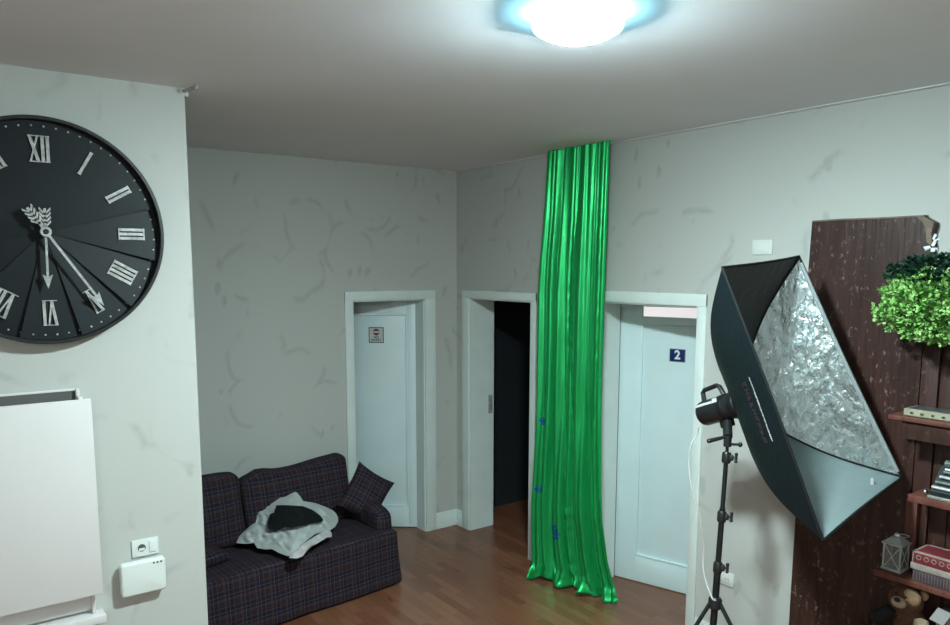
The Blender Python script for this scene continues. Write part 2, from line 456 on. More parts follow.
# door 3 : white panelled door with a glazed top light
r3 = thing('door_3', None, None, (D3[0], 0, 0), kind='structure')
h3 = Vector((1.715, .312, 0)); d3 = Vector((.56, .18, 0)).normalized()
T3, s3, leaf3 = door_leaf(r3, h3, d3, .93, 2.145, [(.168, .80, .21, 1.985), (.168, .80, 2.03, 2.128)])
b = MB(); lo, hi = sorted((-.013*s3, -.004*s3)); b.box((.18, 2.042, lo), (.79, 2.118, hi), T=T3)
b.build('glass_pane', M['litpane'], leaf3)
b = casing('c', D3, outy, (.07, .064, .075)); jamb(b, D3, outy, .3)
b.build('door_frame', M['trimwhite'], r3)

# baseboards
def base(name, segs, axis):
    b = MB()
    for a, c in segs:
        for z0, z1, t in ((0, .115, .016), (.115, .135, .013), (.135, .15, .008)):
            if axis == 'x': b.box((a, -t, z0), (c, 0, z1), .002)
            else: b.box((0, a, z0), (t, c, z1), .002)
    return struct(b.build(name, M['trimwhite']))
base('baseboard_back', [(-.239, -.001), (YE, D1[0]-.08)], 'y')
base('baseboard_right', [(.001, .101), (1.114, 1.638), (2.726, 3.398)], 'x')
struct(MB().box((0.002, -.035, ZC-.006), (XE, -.0, ZC), .002).build('trim_1', M['ceiling']))

# ------------------------------------------------------------------ ceiling lamp
def lamp(loc, label, mat='lamp'):
    t = thing('ceiling_lamp', label, 'ceiling light', loc)
    T = Matrix.Translation(Vector(loc))
    MB().lathe([(.0, .0), (.140, .0), (.149, -.012), (.153, -.030), (.153, -.044), (.148, -.056), (.140, -.062), (.132, -.0625), (.130, -.056), (0, -.056)][::-1], 40, T=T).build('base', M['edgeglow'], t)
    MB().lathe([(0, -.0935), (.03, -.0925), (.06, -.0892), (.09, -.0828), (.112, -.0750), (.126, -.067), (.1295, -.0615), (.1295, -.0565), (0, -.0565)], 32, T=T).build('diffuser', M[mat], t)
    return t
lamp((3.719, -2.071, ZC), 'round white ceiling light glowing bright above the room')
lamp((6.7, -5.3, ZC), 'added round fill light at the other end of the room, out of frame', 'lampfill')  # unseen second fixture, added as fill because one lamp left the room dark

# ------------------------------------------------------------------ wall clock
CX, CYc, CZ = XL, -3.458, 2.548; R = .487
ck = thing('wall_clock', 'large round black wall clock with silver Roman numerals', 'clock', (CX, CYc, CZ))
TC = Matrix.Translation((CX, CYc, CZ)) @ Matrix(((0, 0, 1, 0), (1, 0, 0, 0), (0, 1, 0, 0), (0, 0, 0, 1)))  # local x=right(+y) y=up z=out(+x)
MB().lathe([(0, .001), (R-.006, .001), (R-.006, .018), (0, .018)], 96, T=TC).build('back_plate', M['clockface'], ck)
MB().lathe([(R-.006, .0), (R, .0), (R, .078), (R-.003, .081), (R-.013, .081), (R-.016, .078), (R-.016, .0185), (R-.006, .0185)], 96, T=TC).build('rim', M['clockrim'], ck)
bounds = [-75, 75, 105, 135, 165, 195, 225, 255, 285]
def zplate(k, a):
    if k == 0: return .044
    return .028 + .024*(a-bounds[k])/(bounds[k+1]-bounds[k])
def lev(deg):
    deg = deg if deg <= 285 else deg-360
    for k in range(8):
        if bounds[k] <= deg < bounds[k+1]: return zplate(k, deg)
    return .044
for k in range(8):
    a0, a1 = bounds[k]+.0, bounds[k+1]; n = max(2, int((a1-a0)/3)); vs_ = [(0, 0, .0182), (0, 0, .040 if k else .044)]
    for q in range(n+1):
        a = a0+(a1-a0)*q/n; r_ = math.radians(a); x, y = (R-.0165)*math.sin(r_), (R-.0165)*math.cos(r_)
        vs_ += [(x, y, .0182), (x, y, zplate(k, a))]
    fs_ = []
    for q in range(n):
        i0 = 2+2*q; fs_ += [(1, i0+3, i0+1), (0, i0, i0+2), (i0, i0+1, i0+3, i0+2)]
    fs_ += [(0, 1, 3, 2), (0, 2+2*n, 3+2*n, 1)]
    MB().add(vs_, fs_, T=TC).build('face_plate', M['clockface'], ck, smooth=0)
def stroke(b, p, q, w, z, T):
    p, q = Vector((*p, 0)), Vector((*q, 0)); d = (q-p).normalized(); n = Vector((-d.y, d.x, 0))*w/2
    b.prism([(v.x, v.y) for v in (p-n, q-n, q+n, p+n)], z-.012, z+.009, T=T)
NUM = ['XII', 'I', 'II', 'III', 'IIII', 'V', 'VI', 'VII', 'VIII', 'IX', 'X', 'XI']
for h, s in enumerate(NUM):
    b = MB(); hgt = .108; wd = {'I': .0195, 'V': .044, 'X': .046}
    tot = sum(wd[c] for c in s); x = -tot/2
    a = math.radians(30*h); rc = .352
    T = TC @ Matrix.Rotation(-a, 4, 'Z') @ Matrix.Translation((0, rc, lev(30*h)))
    for c in s:
        m = x+wd[c]/2
        if c == 'I': stroke(b, (m, -hgt/2), (m, hgt/2), .0125, 0, T)
        if c == 'V':
            stroke(b, (m-.014, hgt/2), (m+.002, -hgt/2), .012, 0, T); stroke(b, (m+.016, hgt/2), (m+.002, -hgt/2), .007, .0002, T)
        if c == 'X':
            stroke(b, (m-.015, hgt/2), (m+.015, -hgt/2), .0125, 0, T); stroke(b, (m+.015, hgt/2), (m-.015, -hgt/2), .007, .0002, T)
        x += wd[c]
    for e in (-1, 1):
        stroke(b, (-tot/2+.002, e*hgt/2), (tot/2-.002, e*hgt/2), .0038, .0001, T)
    b.build('numeral', M['dullsilver'], ck, smooth=0)
for k in range(60):
    a = math.radians(6*k+3)
    MB().lathe([(0, 0), (.0042, 0), (.0036, .002), (0, .003)], 8, T=TC @ Matrix.Translation(((R-.038)*math.sin(a), (R-.038)*math.cos(a), lev(math.degrees(a))))).build('minute_dot', M['dullsilver'], ck)
def hand(name, deg, L, tail, z, wd, m):
    b = MB(); T = TC @ Matrix.Rotation(-math.radians(deg), 4, 'Z')
    b.prism([(-wd/2, -tail*.95), (wd/2, -tail*.95), (wd*.45, L-.05), (-wd*.45, L-.05)], z, z+.004, T=T)
    b.prism([(-.02, L-.062), (-.004, L-.052), (.004, L-.052), (.02, L-.062), (0, L)][::1], z, z+.0045, T=T)
    for i in range(4):
        y = -tail+.012+i*.018
        for sg in (-1, 1): b.prism([(0, y+.014), (sg*.021, y-.012), (sg*.023, y-.002), (0, y+.024)][::sg], z, z+.004, T=T)
    for i in range(20):
        t0, t1 = 2*PI*i/20, 2*PI*(i+1)/20
        b.prism([(.012*math.cos(t0), .012*math.sin(t0)), (.022*math.cos(t0), .022*math.sin(t0)), (.022*math.cos(t1), .022*math.sin(t1)), (.012*math.cos(t1), .012*math.sin(t1))], z-.001, z+.005, T=T)
    b.build(name, m, ck, smooth=0)
hand('hour_hand', 181, .245, .105, .078, .010, M['dullsilver'])
hand('minute_hand', 147, .385, .125, .090, .011, M['silver'])
MB().lathe([(0, .060), (.011, .060), (.011, .098), (.008, .101), (0, .101)], 20, T=TC).build('centre_pin', M['clockrim'], ck)

# ------------------------------------------------------------------ wall cover, socket, router on the left wall
cv = thing('wall_cover', 'white boxed wall cover with open top slot below the clock', 'wall cover', (XL, -3.9, .77))
Y1 = -3.325; Y0 = -4.6
b = MB(); b.box((XL+.082, Y0, .884), (XL+.10, Y1, 1.806), .003); b.build('front_panel', M['coverwhite'], cv)
b = MB(); b.box((XL, Y0, .79), (XL+.028, Y1-.03, 1.775), .002); b.build('back_panel', M['coverwhite'], cv)
b = MB(); b.box((XL+.028, Y1-.05, .884), (XL+.082, Y1-.032, 1.815), .002); b.box((XL, Y1-.05, 1.77), (XL+.03, Y1-.035, 1.845), .002); b.build('side_panel', M['coverwhite'], cv)
MB().box((XL, Y0, 1.775), (XL+.008, Y1-.051, 1.836)).build('slot_liner', M['slotgrey'], cv)
MB().box((XL, Y0, 1.8365), (XL+.010, Y1-.05, 1.846), .002).build('back_lip', M['coverwhite'], cv)
b = MB(); b.box((XL, Y0, .735), (XL+.085, Y1+.01, .772), .004); b.build('ledge', M['coverwhite'], cv)
b = MB(); b.box((XL+.028, Y1-.042, .774), (XL+.046, Y1-.028, .884), .002); b.build('side_bracket', M['coverwhite'], cv)

so = thing('wall_socket', 'white round-hole power socket above the white wall box', 'socket', (XL, -3.113, 1.03))
MB().box((XL, -3.174, .990), (XL+.010, -3.052, 1.075), .003).build('cover_plate', M['plastic'], so)
TS = lambda y, z, x: Matrix.Translation((XL+x, y, z)) @ Matrix(((0, 0, 1, 0), (1, 0, 0, 0), (0, 1, 0, 0), (0, 0, 0, 1)))
b = MB().lathe([(.0, .0), (.0185, .0), (.0185, .0012), (0, .0012)], 28, T=TS(-3.130, 1.034, .0100)); b.build('socket_hole', M['plastic_shade'], so)
b = MB().prism([(-.013, -.008), (.013, -.008), (.013, .004), (-.013, .004)], 0, .002, T=TS(-3.130, 1.029, .0112))
b.build('socket_insert', M['plastic'], so)
b = MB(); b.box((XL+.0095, -3.095, 1.005), (XL+.012, -3.064, 1.062), .001); b.build('blank_module', M['plastic'], so)
b = MB(); b.box((XL+.0095, -3.094, 1.0025), (XL+.0105, -3.064, 1.0045)); b.box((XL+.0095, -3.0965, 1.004), (XL+.0105, -3.0955, 1.06)); b.build('module_gap', M['plastic_shade'], so)

rt = thing('wall_box', 'white rounded plastic box with three dots mounted below the socket', 'wall box', (XL, -3.13, .82))
TSW = Matrix.Translation((XL, -3.136, .899)) @ Matrix(((0, 0, 1, 0), (1, 0, 0, 0), (0, 1, 0, 0), (0, 0, 0, 1)))
def rrect(w, h, r, n=6):
    return [(sx*(w/2-r)+r*math.cos(a0+PI/2*k/n), sy*(h/2-r)+r*math.sin(a0+PI/2*k/n)) for sx, sy, a0 in ((1, 1, 0), (-1, 1, PI/2), (-1, -1, PI), (1, -1, 1.5*PI)) for k in range(n+1)]
vs_, fs_ = [], []
for dz, ins in ((.022, .004), (.025, 0), (.048, 0), (.053, .0015), (.0565, .005), (.058, .010)):
    vs_ += [(x, y, dz) for x, y in rrect(.207-2*ins, .165-2*ins, .018-ins*.6)]
m_ = 28
for q in range(5):
    for k in range(m_): fs_.append((q*m_+k, q*m_+(k+1) % m_, (q+1)*m_+(k+1) % m_, (q+1)*m_+k))
fs_ += [tuple(range(m_))[::-1], tuple(range(5*m_, 6*m_))]
MB().add(vs_, fs_, T=TSW).build('casing', M['plastic'], rt, smooth=50)
MB().box((XL, -3.20, .85), (XL+.023, -3.07, .95), .003).build('mount', M['plastic'], rt)
b = MB()
for k in range(3): b.lathe([(0, 0), (.0055, 0), (.005, .0012), (0, .0014)], 12, T=TS(-3.088+k*.0165, .964, .0575))
b.build('button', M['plastic_shade'], rt)

hk = MB(); p, q = onz(185, 91, ZC-.02), onz(196.5, 87, ZC-.012)
hk.tube([Vector((p.x-.01, p.y-.004, ZC-.02)), Vector((q.x, q.y, ZC-.012))], .008, 8); hk.ball(Vector((q.x, q.y, ZC-.014)), .012, 8); hk.box((XL-.04, YL+.0, ZC-.035), (XL-.005, YL+.02, ZC))
tag(hk.build('ceiling_hook', M['dullsilver']), 'small grey hook at the ceiling where the left wall ends', 'hook')

# ------------------------------------------------------------------ switch plate and outlet on the right wall
sw = thing('blank_plate', 'white blank wall plate above the softbox near the ceiling', 'wall plate', (3.085, 0, 2.515))
MB().box((3.022, -.010, 2.472), (3.150, 0, 2.557), .003).build('cover_plate', M['plastic'], sw)
MB().box((3.036, -.013, 2.486), (3.136, -.0095, 2.543), .002).build('blank_module', M['plastic'], sw)
ou = thing('wall_outlet', 'white power outlet low on wall behind the light stand', 'socket', (2.94, 0, .487))
MB().box((2.878, -.010, .444), (3.0, 0, .530), .003).build('cover_plate', M['plastic'], ou)
MB().box((2.90, -.014, .462), (2.978, -.0095, .512), .002).build('socket_insert', M['plastic'], ou)
b = MB()
for dx in (-.012, 0, .012): b.box((2.955+dx-.002, -.0147, .485), (2.955+dx+.002, -.0138, .491))
b.build('socket_hole', M['plastic_shade'], ou)

# ------------------------------------------------------------------ door signs
def on_leaf(px, py, T, sgn, off):
    n = T.to_3x3() @ Vector((0, 0, sgn)); return onplane(px, py, T.translation+n*off, n)
p0, p1 = T1.inverted() @ on_leaf(368.4, 327.3, T1, s1, 0), T1.inverted() @ on_leaf(383.6, 343, T1, s1, 0)
x0, x1 = sorted((p0.x, p1.x)); z0, z1 = sorted((p0.y, p1.y)); cx, cz = (x0+x1)/2, (z0+z1)/2; hw, hh = (x1-x0)/2, (z1-z0)/2
nrm1 = T1.to_3x3() @ Vector((0, 0, s1))
off1 = -.0139
right = Vector((0, 0, 1)).cross(nrm1)
TS1 = frame(T1 @ Vector((cx, cz, off1*s1)), right, (0, 0, 1))
sg = thing('door_sign', 'small square no-entry notice on the left door', 'sign', tuple(TS1.translation))
MB().box((-hw, -hh, 0), (hw, hh, .002), T=TS1).build('notice_board', M['signwhite'], sg)
b = MB(); e = .007
for q in ((-hw, -hh, hw, -hh+e), (-hw, hh-e, hw, hh), (-hw, -hh, -hw+e, hh), (hw-e, -hh, hw, hh)): b.box((q[0], q[1], .002), (q[2], q[3], .0032), T=TS1)
b.build('notice_border', M['signblack'], sg)
r = hh*.42
b = MB().lathe([(0, .002), (r, .002), (r, .003), (0, .003)], 32, T=TS1 @ Matrix.Translation((0, hh*.38, 0))); b.build('red_disc', M['signred'], sg)
b = MB().box((-r*.9, hh*.38-r*.28, .003), (r*.9, hh*.38+r*.28, .0036), T=TS1); b.build('white_bar', M['signwhite'], sg)
b = MB(); text_mb(b, 'NO', hh*.42, TS1 @ Matrix.Translation((0, -hh*.30, .0024)), bold=.0006); text_mb(b, 'ENTRY', hh*.42, TS1 @ Matrix.Translation((0, -hh*.66, .0024)), bold=.0006)
b.build('lettering', M['signblack'], sg, smooth=0)

nrm3 = T3.to_3x3() @ Vector((0, 0, s3)); right3 = Vector((0, 0, 1)).cross(nrm3)
pc = T3 @ Vector((.445, 1.770, -.0139*s3))
TS3 = frame(pc, right3, (0, 0, 1))
pl = thing('number_plate', 'small blue enamel plate with white number 2 on right door', 'sign', tuple(pc))
MB().box((-.060, -.048, 0), (.060, .048, .003), .001, T=TS3).build('plate', M['blue'], pl)
b = MB(); e = .004
for q in ((-.060, -.048, .060, -.048+e), (-.060, .048-e, .060, .048), (-.060, -.048, -.060+e, .048), (.060-e, -.048, .060, .048)): b.box((q[0], q[1], .003), (q[2], q[3], .0036), T=TS3)
b.build('plate_border', M['dullsilver'], pl)
b = MB(); text_mb(b, '2', .088, TS3 @ Matrix.Translation((0, .001, .0036)), bold=.0028)
b.build('numeral', M['enamel'], pl, smooth=0)

# ------------------------------------------------------------------ green curtain
cu = thing('green_curtain', 'long green satin curtain hung from ceiling between two doorways', 'curtain', (1.66, -.13, 0))
def lerp_tab(tab, z):
    for (za, a), (zb, b_) in zip(tab, tab[1:]):
        if z <= zb: return a+(b_-a)*(z-za)/(zb-za)
    return tab[-1][1]
XLt = [(0, 1.345), (.3, 1.315), (.6, 1.305), (1.2, 1.325), (2.2, 1.290), (2.45, 1.30), (2.75, 1.325), (3.245, 1.340)]
XRt = [(0, 2.10), (.12, 2.07), (.3, 2.03), (.8, 1.995), (1.5, 1.975), (2.3, 1.975), (3.245, 1.985)]
YLt = [(0, -.225), (.6, -.20), (1.4, -.165), (3.22, -.115)]
YRt = [(0, -.015), (.3, -.07), (.6, -.11), (1.4, -.12), (3.22, -.115)]
ZT = 3.2405
def curtain_pt(u, v, off=0):
    # u across, v 0 top .. 1 bottom
    z = ZT*(1-v)
    g = .45+.55*min(1, v*1.6)
    x = lerp_tab(XLt, z)*(1-u)+lerp_tab(XRt, z)*u
    y = lerp_tab(YLt, z)*(1-u)+lerp_tab(YRt, z)*u
    ph = .5*math.sin(v*5.1)+.3*noise.noise(Vector((u*3, v*3, 1)))
    def fold(a): return 1-2*abs(math.sin(a/2))**.85      # rounded ridges, sharp valleys
    f = .3 + .55*fold(2*PI*3.6*u+ph*.8+.5)+.42*fold(2*PI*6.3*u+1.3+ph)+.14*math.sin(2*PI*13.1*u+.4-ph)
    top = math.sin(2*PI*13*u)*.6+.4*math.sin(2*PI*19*u+1)
    yy = f*.058*g + top*.008*max(0, 1-v*2.0)
    crum = .006*noise.noise(Vector((u*5, v*9, 3.7)))*min(1, v*1.4)
    # the creased strip down the middle
    crum += .010*noise.noise(Vector((u*12, v*60, 9)))*math.exp(-((u-.50)/.06)**2)*min(1, v*2) + .008*noise.noise(Vector((u*14, v*50, 5)))*math.exp(-((u-.90)/.06)**2)*min(1, v*2)
    # hem spreads on the floor
    hem = max(0, (v-.955)/.045)
    yy -= hem**1.5*(.03+.035*math.sin(2*PI*3.4*u+.6)+.02*math.sin(2*PI*8*u))
    h2 = max(0, (v-.94)/.06)
    crum += h2*.022*noise.noise(Vector((u*13, v*75, 21)))+h2*.012*noise.noise(Vector((u*26, v*130, 4)))
    x += hem*.018*math.sin(2*PI*4.2*u+1)
    zz = z + .012 - .0*hem + (hem*.014*(1+math.sin(2*PI*6*u+1.5)))
    zz += .06*u*max(0, (v-.9)/.1)*0
    return Vector((x, min(-.016, y+yy+crum)-off, max(.004, zz)))
b = MB(); b.grid(lambda u, v: curtain_pt(u, v), 190, 190)
cloth_o = b.build('curtain_cloth', M['satin'], cu, smooth=180)
sm = cloth_o.modifiers.new('thickness', 'SOLIDIFY'); sm.thickness = .002
MB().tube([(1.37, -.04, 3.205), (1.85, -.04, 3.205)], .009, 10).build('curtain_rod', M['white'], cu)
for x in (1.40, 1.82): MB().box((x-.008, -.048, 3.196), (x+.008, -.0005, 3.214), .001).build('rod_bracket', M['white'], cu)
def mark(us, vs, sc):
    b = MB(); rnd = random.Random(int(us*1000))
    arms = [(-1, 0, 1, 0), (0, -1, 0, 1), (-.7, -.7, -.2, -.2), (.7, .7, .3, .25), (-.6, .6, -.25, .3), (.6, -.6, .25, -.3), (-1, -.3, -.6, .3), (.6, -.3, 1, .3), (-.3, .9, .3, .7), (-.3, -.8, .3, -.95)]
    for a in arms:
        n = 7
        for i in range(n):
            for_pts = []
            for k in (i/n, (i+1)/n):
                du = (a[0]+(a[2]-a[0])*k)*sc/.65; dv = (a[1]+(a[3]-a[1])*k)*sc/ZT
                for_pts.append((us+du, vs+dv))
            (ua, va), (ub, vb) = for_pts
            hw_ = sc*.11
            b.add([curtain_pt(ua-hw_/.65, va-hw_/ZT, .005), curtain_pt(ub+hw_/.65, vb-hw_/ZT, .005), curtain_pt(ub+hw_/.65, vb+hw_/ZT, .005), curtain_pt(ua-hw_/.65, va+hw_/ZT, .005)], [(0, 1, 2, 3)])
    b.build('blue_mark', M['marker'], cu, smooth=0)['label'] = 'small blue mark'
mark(.36, .875, .055); mark(.13, .62, .030); mark(.12, .785, .026)

# ------------------------------------------------------------------ sofa
SA = math.radians(96); SO = (.872, -1.105, 0)
sf = thing('sofa', 'low sofa under a dark plaid cover against back wall', 'sofa', SO, SA)
# local frame: x runs from the hidden far end (-1.9) to the near end (0), y towards the wall, z up
def wob(p, a=.012, s=5.0): return Vector(p)+noise.noise_vector(Vector(p)*s)*a
def soft(lo, hi, bev, cuts=14, puff=0, amp=.01, seed=0, fn=None, seg=4):
    b = bmesh.new(); bmesh.ops.create_cube(b, size=1)
    lo, hi = Vector(lo), Vector(hi)
    for v in b.verts: v.co = Vector([(lo[i]+hi[i])/2+v.co[i]*(hi[i]-lo[i]) for i in range(3)])
    bmesh.ops.bevel(b, geom=b.edges[:], offset=bev, segments=seg, affect='EDGES', profile=.5)
    for ax in range(3):
        L = hi[ax]-lo[ax]; n = max(2, int(L/.07))
        for k in range(1, n):
            co = [0, 0, 0]; co[ax] = lo[ax]+L*k/n; no = [0, 0, 0]; no[ax] = 1
            bmesh.ops.bisect_plane(b, geom=b.verts[:]+b.edges[:]+b.faces[:], plane_co=co, plane_no=no)
    c = (lo+hi)/2; h = (hi-lo)/2
    for v in b.verts:
        q = Vector([(v.co[i]-c[i])/max(h[i], 1e-6) for i in range(3)])
        if puff:
            k = (1-min(1, abs(q.x))**2)*(1-min(1, abs(q.z))**2); v.co.y += math.copysign(puff*k, q.y)
        v.co += noise.noise_vector(v.co*4+Vector((seed, seed, 0)))*amp
        if fn: v.co = fn(v.co, q)
    return b
def bfn(co, q):
    co = co.copy()
    k = 1-(q.z+1)/2
    if q.y < 0: co.y -= .035*k
    co.x += .02*k*q.x
    co.z = max(co.z, .006)
    return co
MB().bm(soft((-1.88, .02, .008), (-.02, .80, .43), .035, amp=.012, fn=bfn)).build('seat_cover', M['plaid'], sf, world=False)
MB().bm(soft((-1.88, .62, .40), (-.06, .80, .80), .05, amp=.012)).build('back_frame', M['plaid'], sf, world=False)
def cush(x0, x1, z1, seed, bump):
    def f(co, q):
        co = co.copy()
        t = max(0, q.z)
        co.y += .10*(q.z+1)/2
        co.z += t*bump(q.x)
        return co
    return soft((x0, .48, .425), (x1, .64, z1), .05, puff=.03, amp=.016, seed=seed, fn=f)
MB().bm(cush(-.98, -.10, .89, 3, lambda x: .028*x + .035*math.exp(-((x+.62)/.2)**2))).build('back_cushion', M['plaid'], sf, world=False)
MB().bm(cush(-1.87, -.99, .925, 8, lambda x: .012*math.sin(x*4))).build('back_cushion', M['plaid'], sf, world=False)
def armf(co, q):
    co = co.copy(); co.z -= .07*max(0, -q.y)**2; return co
MB().bm(soft((-.16, .08, .40), (.0, .78, .625), .07, amp=.012, fn=armf)).build('armrest', M['plaid'], sf, world=False)
MB().bm(soft((-1.885, .16, .40), (-1.74, .78, .58), .06, amp=.012, fn=armf)).build('armrest', M['plaid'], sf, world=False)

def pillow(name, label, T, w, h, t, mat, loc):
    o = thing(name, label, 'pillow', loc)
    b = MB(); N = 26
    def P(u, v, s):
        a, c = 2*u-1, 2*v-1
        x = w/2*a*(1-.10*(1-a*a)*0-.09*(1-c*c)); y = h/2*c*(1-.09*(1-a*a))
        z = s*t/2*max(0, (1-a**4)*(1-c**4))**.55
        q = Vector((x, y, z)); q += noise.noise_vector(q*9)*.006*(1-max(abs(a), abs(c))**6)
        return q
    b.grid(lambda u, v: P(u, v, 1), N, N, T=T); b.grid(lambda u, v: P(u, v, -1), N, N, T=T, flip=True)
    ob = b.build('pillow_cover', M[mat], o, smooth=80, merge=True)
    me = ob.data; Ti = T.inverted() @ Matrix.Translation(Vector(loc))
    for p in me.polygons:
        for li in p.loop_indices:
            c = Ti @ me.vertices[me.loops[li].vertex_index].co; me.uv_layers[0].data[li].uv = (c.x, c.y)
    return o
# throw pillow leaning in the near corner of the sofa
pa, pb, pc_, pd = onx(356, 462, .40), onx(394, 481, .50), onx(371, 528, .60), onx(341, 506, .52)
ctr = (pa+pb+pc_+pd)/4
pb.x, pd.x = .47, .47
TP = frame(ctr, (pb+pc_-pa-pd)/2, (pa+pb-pc_-pd)/2)
wP = ((pb+pc_)/2-(pa+pd)/2).length; hP = ((pa+pb)/2-(pc_+pd)/2).length
pillow('throw_pillow', 'square plaid pillow leaning on the sofa arm by the left door', TP, wP*1.04, hP*1.02, .15, 'plaid', tuple(ctr))
c2 = onz(204, 556, .48)
pillow('throw_pillow', 'plaid pillow lying flat beside the left wall edge on the sofa', frame(c2, (.3, -1, 0), (-1, -.3, .15)), .27, .26, .10, 'plaid', tuple(c2))

# ------------------------------------------------------------------ jacket heap on the seat
jk = thing('jacket', 'crumpled light grey jacket with black lining heaped on the sofa', 'jacket', (.6, -1.85, .45))
def heap(outline, low, zfun, thick, name, mat, nx=44, ny=30, bumpa=.012, seed=0):
    """closed cloth lump: outline in sight lines, zfun gives its height above the seat"""
    xs = [p[0] for p in outline]; ys = [p[1] for p in outline]
    def span(x):
        hits = []
        for (ax, ay), (bx, by) in zip(outline, outline[1:]+outline[:1]):
            if (ax <= x < bx) or (bx <= x < ax): hits.append(ay+(by-ay)*(x-ax)/(bx-ax))
        return (min(hits), max(hits)) if hits else None
    X0, X1 = min(xs)+.3, max(xs)-.3
    top, bot = [], []
    for i in range(nx+1):
        x = X0+(X1-X0)*i/nx; a, c = span(x)
        for j in range(ny+1):
            t = j/ny; y = a+(c-a)*t
            z = zfun(x, y)
            e = min(1, min(t, 1-t)*5, min(i, nx-i)/nx*9)
            p = onz(x, y, z)
            nv = noise.noise(Vector((x*.11, y*.16, seed)))+.6*noise.noise(Vector((x*.25, y*.3, seed+5)))
            ridge = 1-abs(noise.noise(Vector((x*.09+y*.07, y*.12-x*.05, seed+9))))*2
            view = (CAM-p).normalized()
            cr = 1-abs(noise.noise(Vector(((x-y*.7)*.13, (y+x*.25)*.05, seed+3))))*2.4
            q = p+view*((nv*bumpa + ridge*bumpa*.8 + max(-.4, cr)*bumpa*1.2)*(.06+.94*e))
            top.append(q); bot.append(p-view*(thick*(.15+.85*math.sqrt(max(0, e)))))
    w_ = ny+1; b = MB(); n = len(top)
    F = []
    for i in range(nx):
        for j in range(ny):
            k = i*w_+j; F.append((k, k+1, k+w_+1, k+w_)); F.append((n+k, n+k+w_, n+k+w_+1, n+k+1))
    rim = [j for j in range(w_)]+[i*w_+ny for i in range(1, nx+1)]+[nx*w_+j for j in range(ny-1, -1, -1)]+[i*w_ for i in range(nx-1, 0, -1)]
    for p, q in zip(rim, rim[1:]+rim[:1]): F.append((q, p, n+p, n+q))
    b.add(top+bot, F)
    return b.build(name, mat, jk, smooth=60)
def lowline(x):  # lower outline of the heap
    return 542+(557-542)*max(0, min(1, (x-235)/55)) - max(0, (x-300)/39)*34
zj = lambda x, y: .482 + max(0, lowline(x)-y)*.0040
main = [(236, 543), (240, 535), (249, 527), (256, 522), (257, 514), (258, 508), (266, 502), (276, 498), (285, 497), (291, 493.5), (296, 491.5), (300, 496), (303, 501), (315, 503), (326, 507), (334, 511), (338, 516), (338.5, 521), (335, 527), (329, 531), (325, 531), (315, 534), (300, 546), (293, 556), (287, 556), (279, 553), (272, 549), (265, 549.5), (257, 548), (254, 543), (245, 544)]
heap(main, None, zj, .08, 'jacket_shell', M['jacket'], 64, 44, bumpa=.022, seed=2)
cream = [(289, 558), (291, 553), (297, 549), (303, 544), (312, 538), (320, 533), (327, 529.5), (331.5, 531), (332, 537), (327, 537.5), (318, 543), (311, 547), (306, 552), (303, 556), (297, 558.5)]
heap(cream, None, lambda x, y: zj(x, y)+.012, .05, 'sleeve', M['jacketcream'], 34, 12, .016, 6)
blk = [(267.5, 528), (268, 518), (270, 514), (275.5, 512), (275.5, 505.3), (285, 505), (303, 506), (312, 509.5), (320, 515), (323.5, 520), (322, 522), (312, 523), (301, 526), (292, 528), (285, 527), (278, 530), (270, 530)]
heap(blk, None, lambda x, y: zj(x, y)+.028, .05, 'black_lining', M['blackcloth'], 26, 14, .006, 11)

# ------------------------------------------------------------------ softbox, flash head, stand
apex = Vector((3.343, -.665, 1.685)); NB = Vector((.917, .055, .394)).normalized()
fit = [Vector((3.613, -1.115, 2.388)), Vector((3.53, -.324, 2.472)), Vector((3.991, -.159, 1.377)), Vector((4.075, -.951, 1.293))]
pxs = [(722, 267), (799, 256), (902, 478), (823, 541)]
CR = [atd(x, y, (p-CAM).dot(FW)) for (x, y), p in zip(pxs, fit)]   # opening corners: near-top, far-top, far-bottom, near-bottom
apex = atd(737, 404, (apex-CAM).dot(FW))
NB = ((CR[0]+CR[1]+CR[2]+CR[3])/4-apex).normalized()
sb = thing('softbox', 'large rectangular black softbox with silver inside on light stand', 'softbox', tuple(apex))
cen = sum(CR, Vector())/4
def ringpt(k, r=.062):
    d = CR[k]-cen; d -= NB*d.dot(NB); return apex + NB*.02 + d.normalized()*r
def rod(k, s):
    a, c = ringpt(k), CR[k]
    out = (c-apex) - NB*((c-apex).dot(NB)); out.normalize()
    bow = .105 if k in (0, 3) else .10
    return a.lerp(c, s) + out*(bow*math.sin(PI*s**.75))*(1-s*.25) - NB*(.03*math.sin(PI*s))
def panel(k, s, t, inset=0):
    m = (k+1) % 4
    a, c = rod(k, s), rod(m, s)
    p = a.lerp(c, t)
    inward = (apex+NB*(NB.dot(p-apex)))-p
    inward = inward.normalized() if inward.length > 1e-6 else Vector()
    L = (c-a).length
    sag = (.018-.011*s**6)*L*4*t*(1-t)
    return p + inward*(sag+inset) - NB*(.02*4*t*(1-t)*s*(1-s**6))
nmP = ['top_panel', 'far_panel', 'bottom_panel', 'near_panel']
for k in range(4):
    b = MB(); b.grid(lambda s, t: panel(k, s, t), 24, 20)
    b.build('fabric_panel', M['nylon'], sb, smooth=180)
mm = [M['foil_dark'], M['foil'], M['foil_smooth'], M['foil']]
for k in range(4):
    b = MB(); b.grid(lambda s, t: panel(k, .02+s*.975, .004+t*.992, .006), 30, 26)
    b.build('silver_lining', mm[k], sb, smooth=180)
b = MB()
for k in range(4):
    b.tube([panel(k, 1, i/16, .002) for i in range(17)], .006, 8)
b.build('edge_binding', M['binding'], sb)
b = MB(); b.tube([panel(1, .995, .02+.96*i/24, .012) for i in range(25)], .011, 6); b.build('velcro_strip', M['greybinding'], sb)
b = MB()
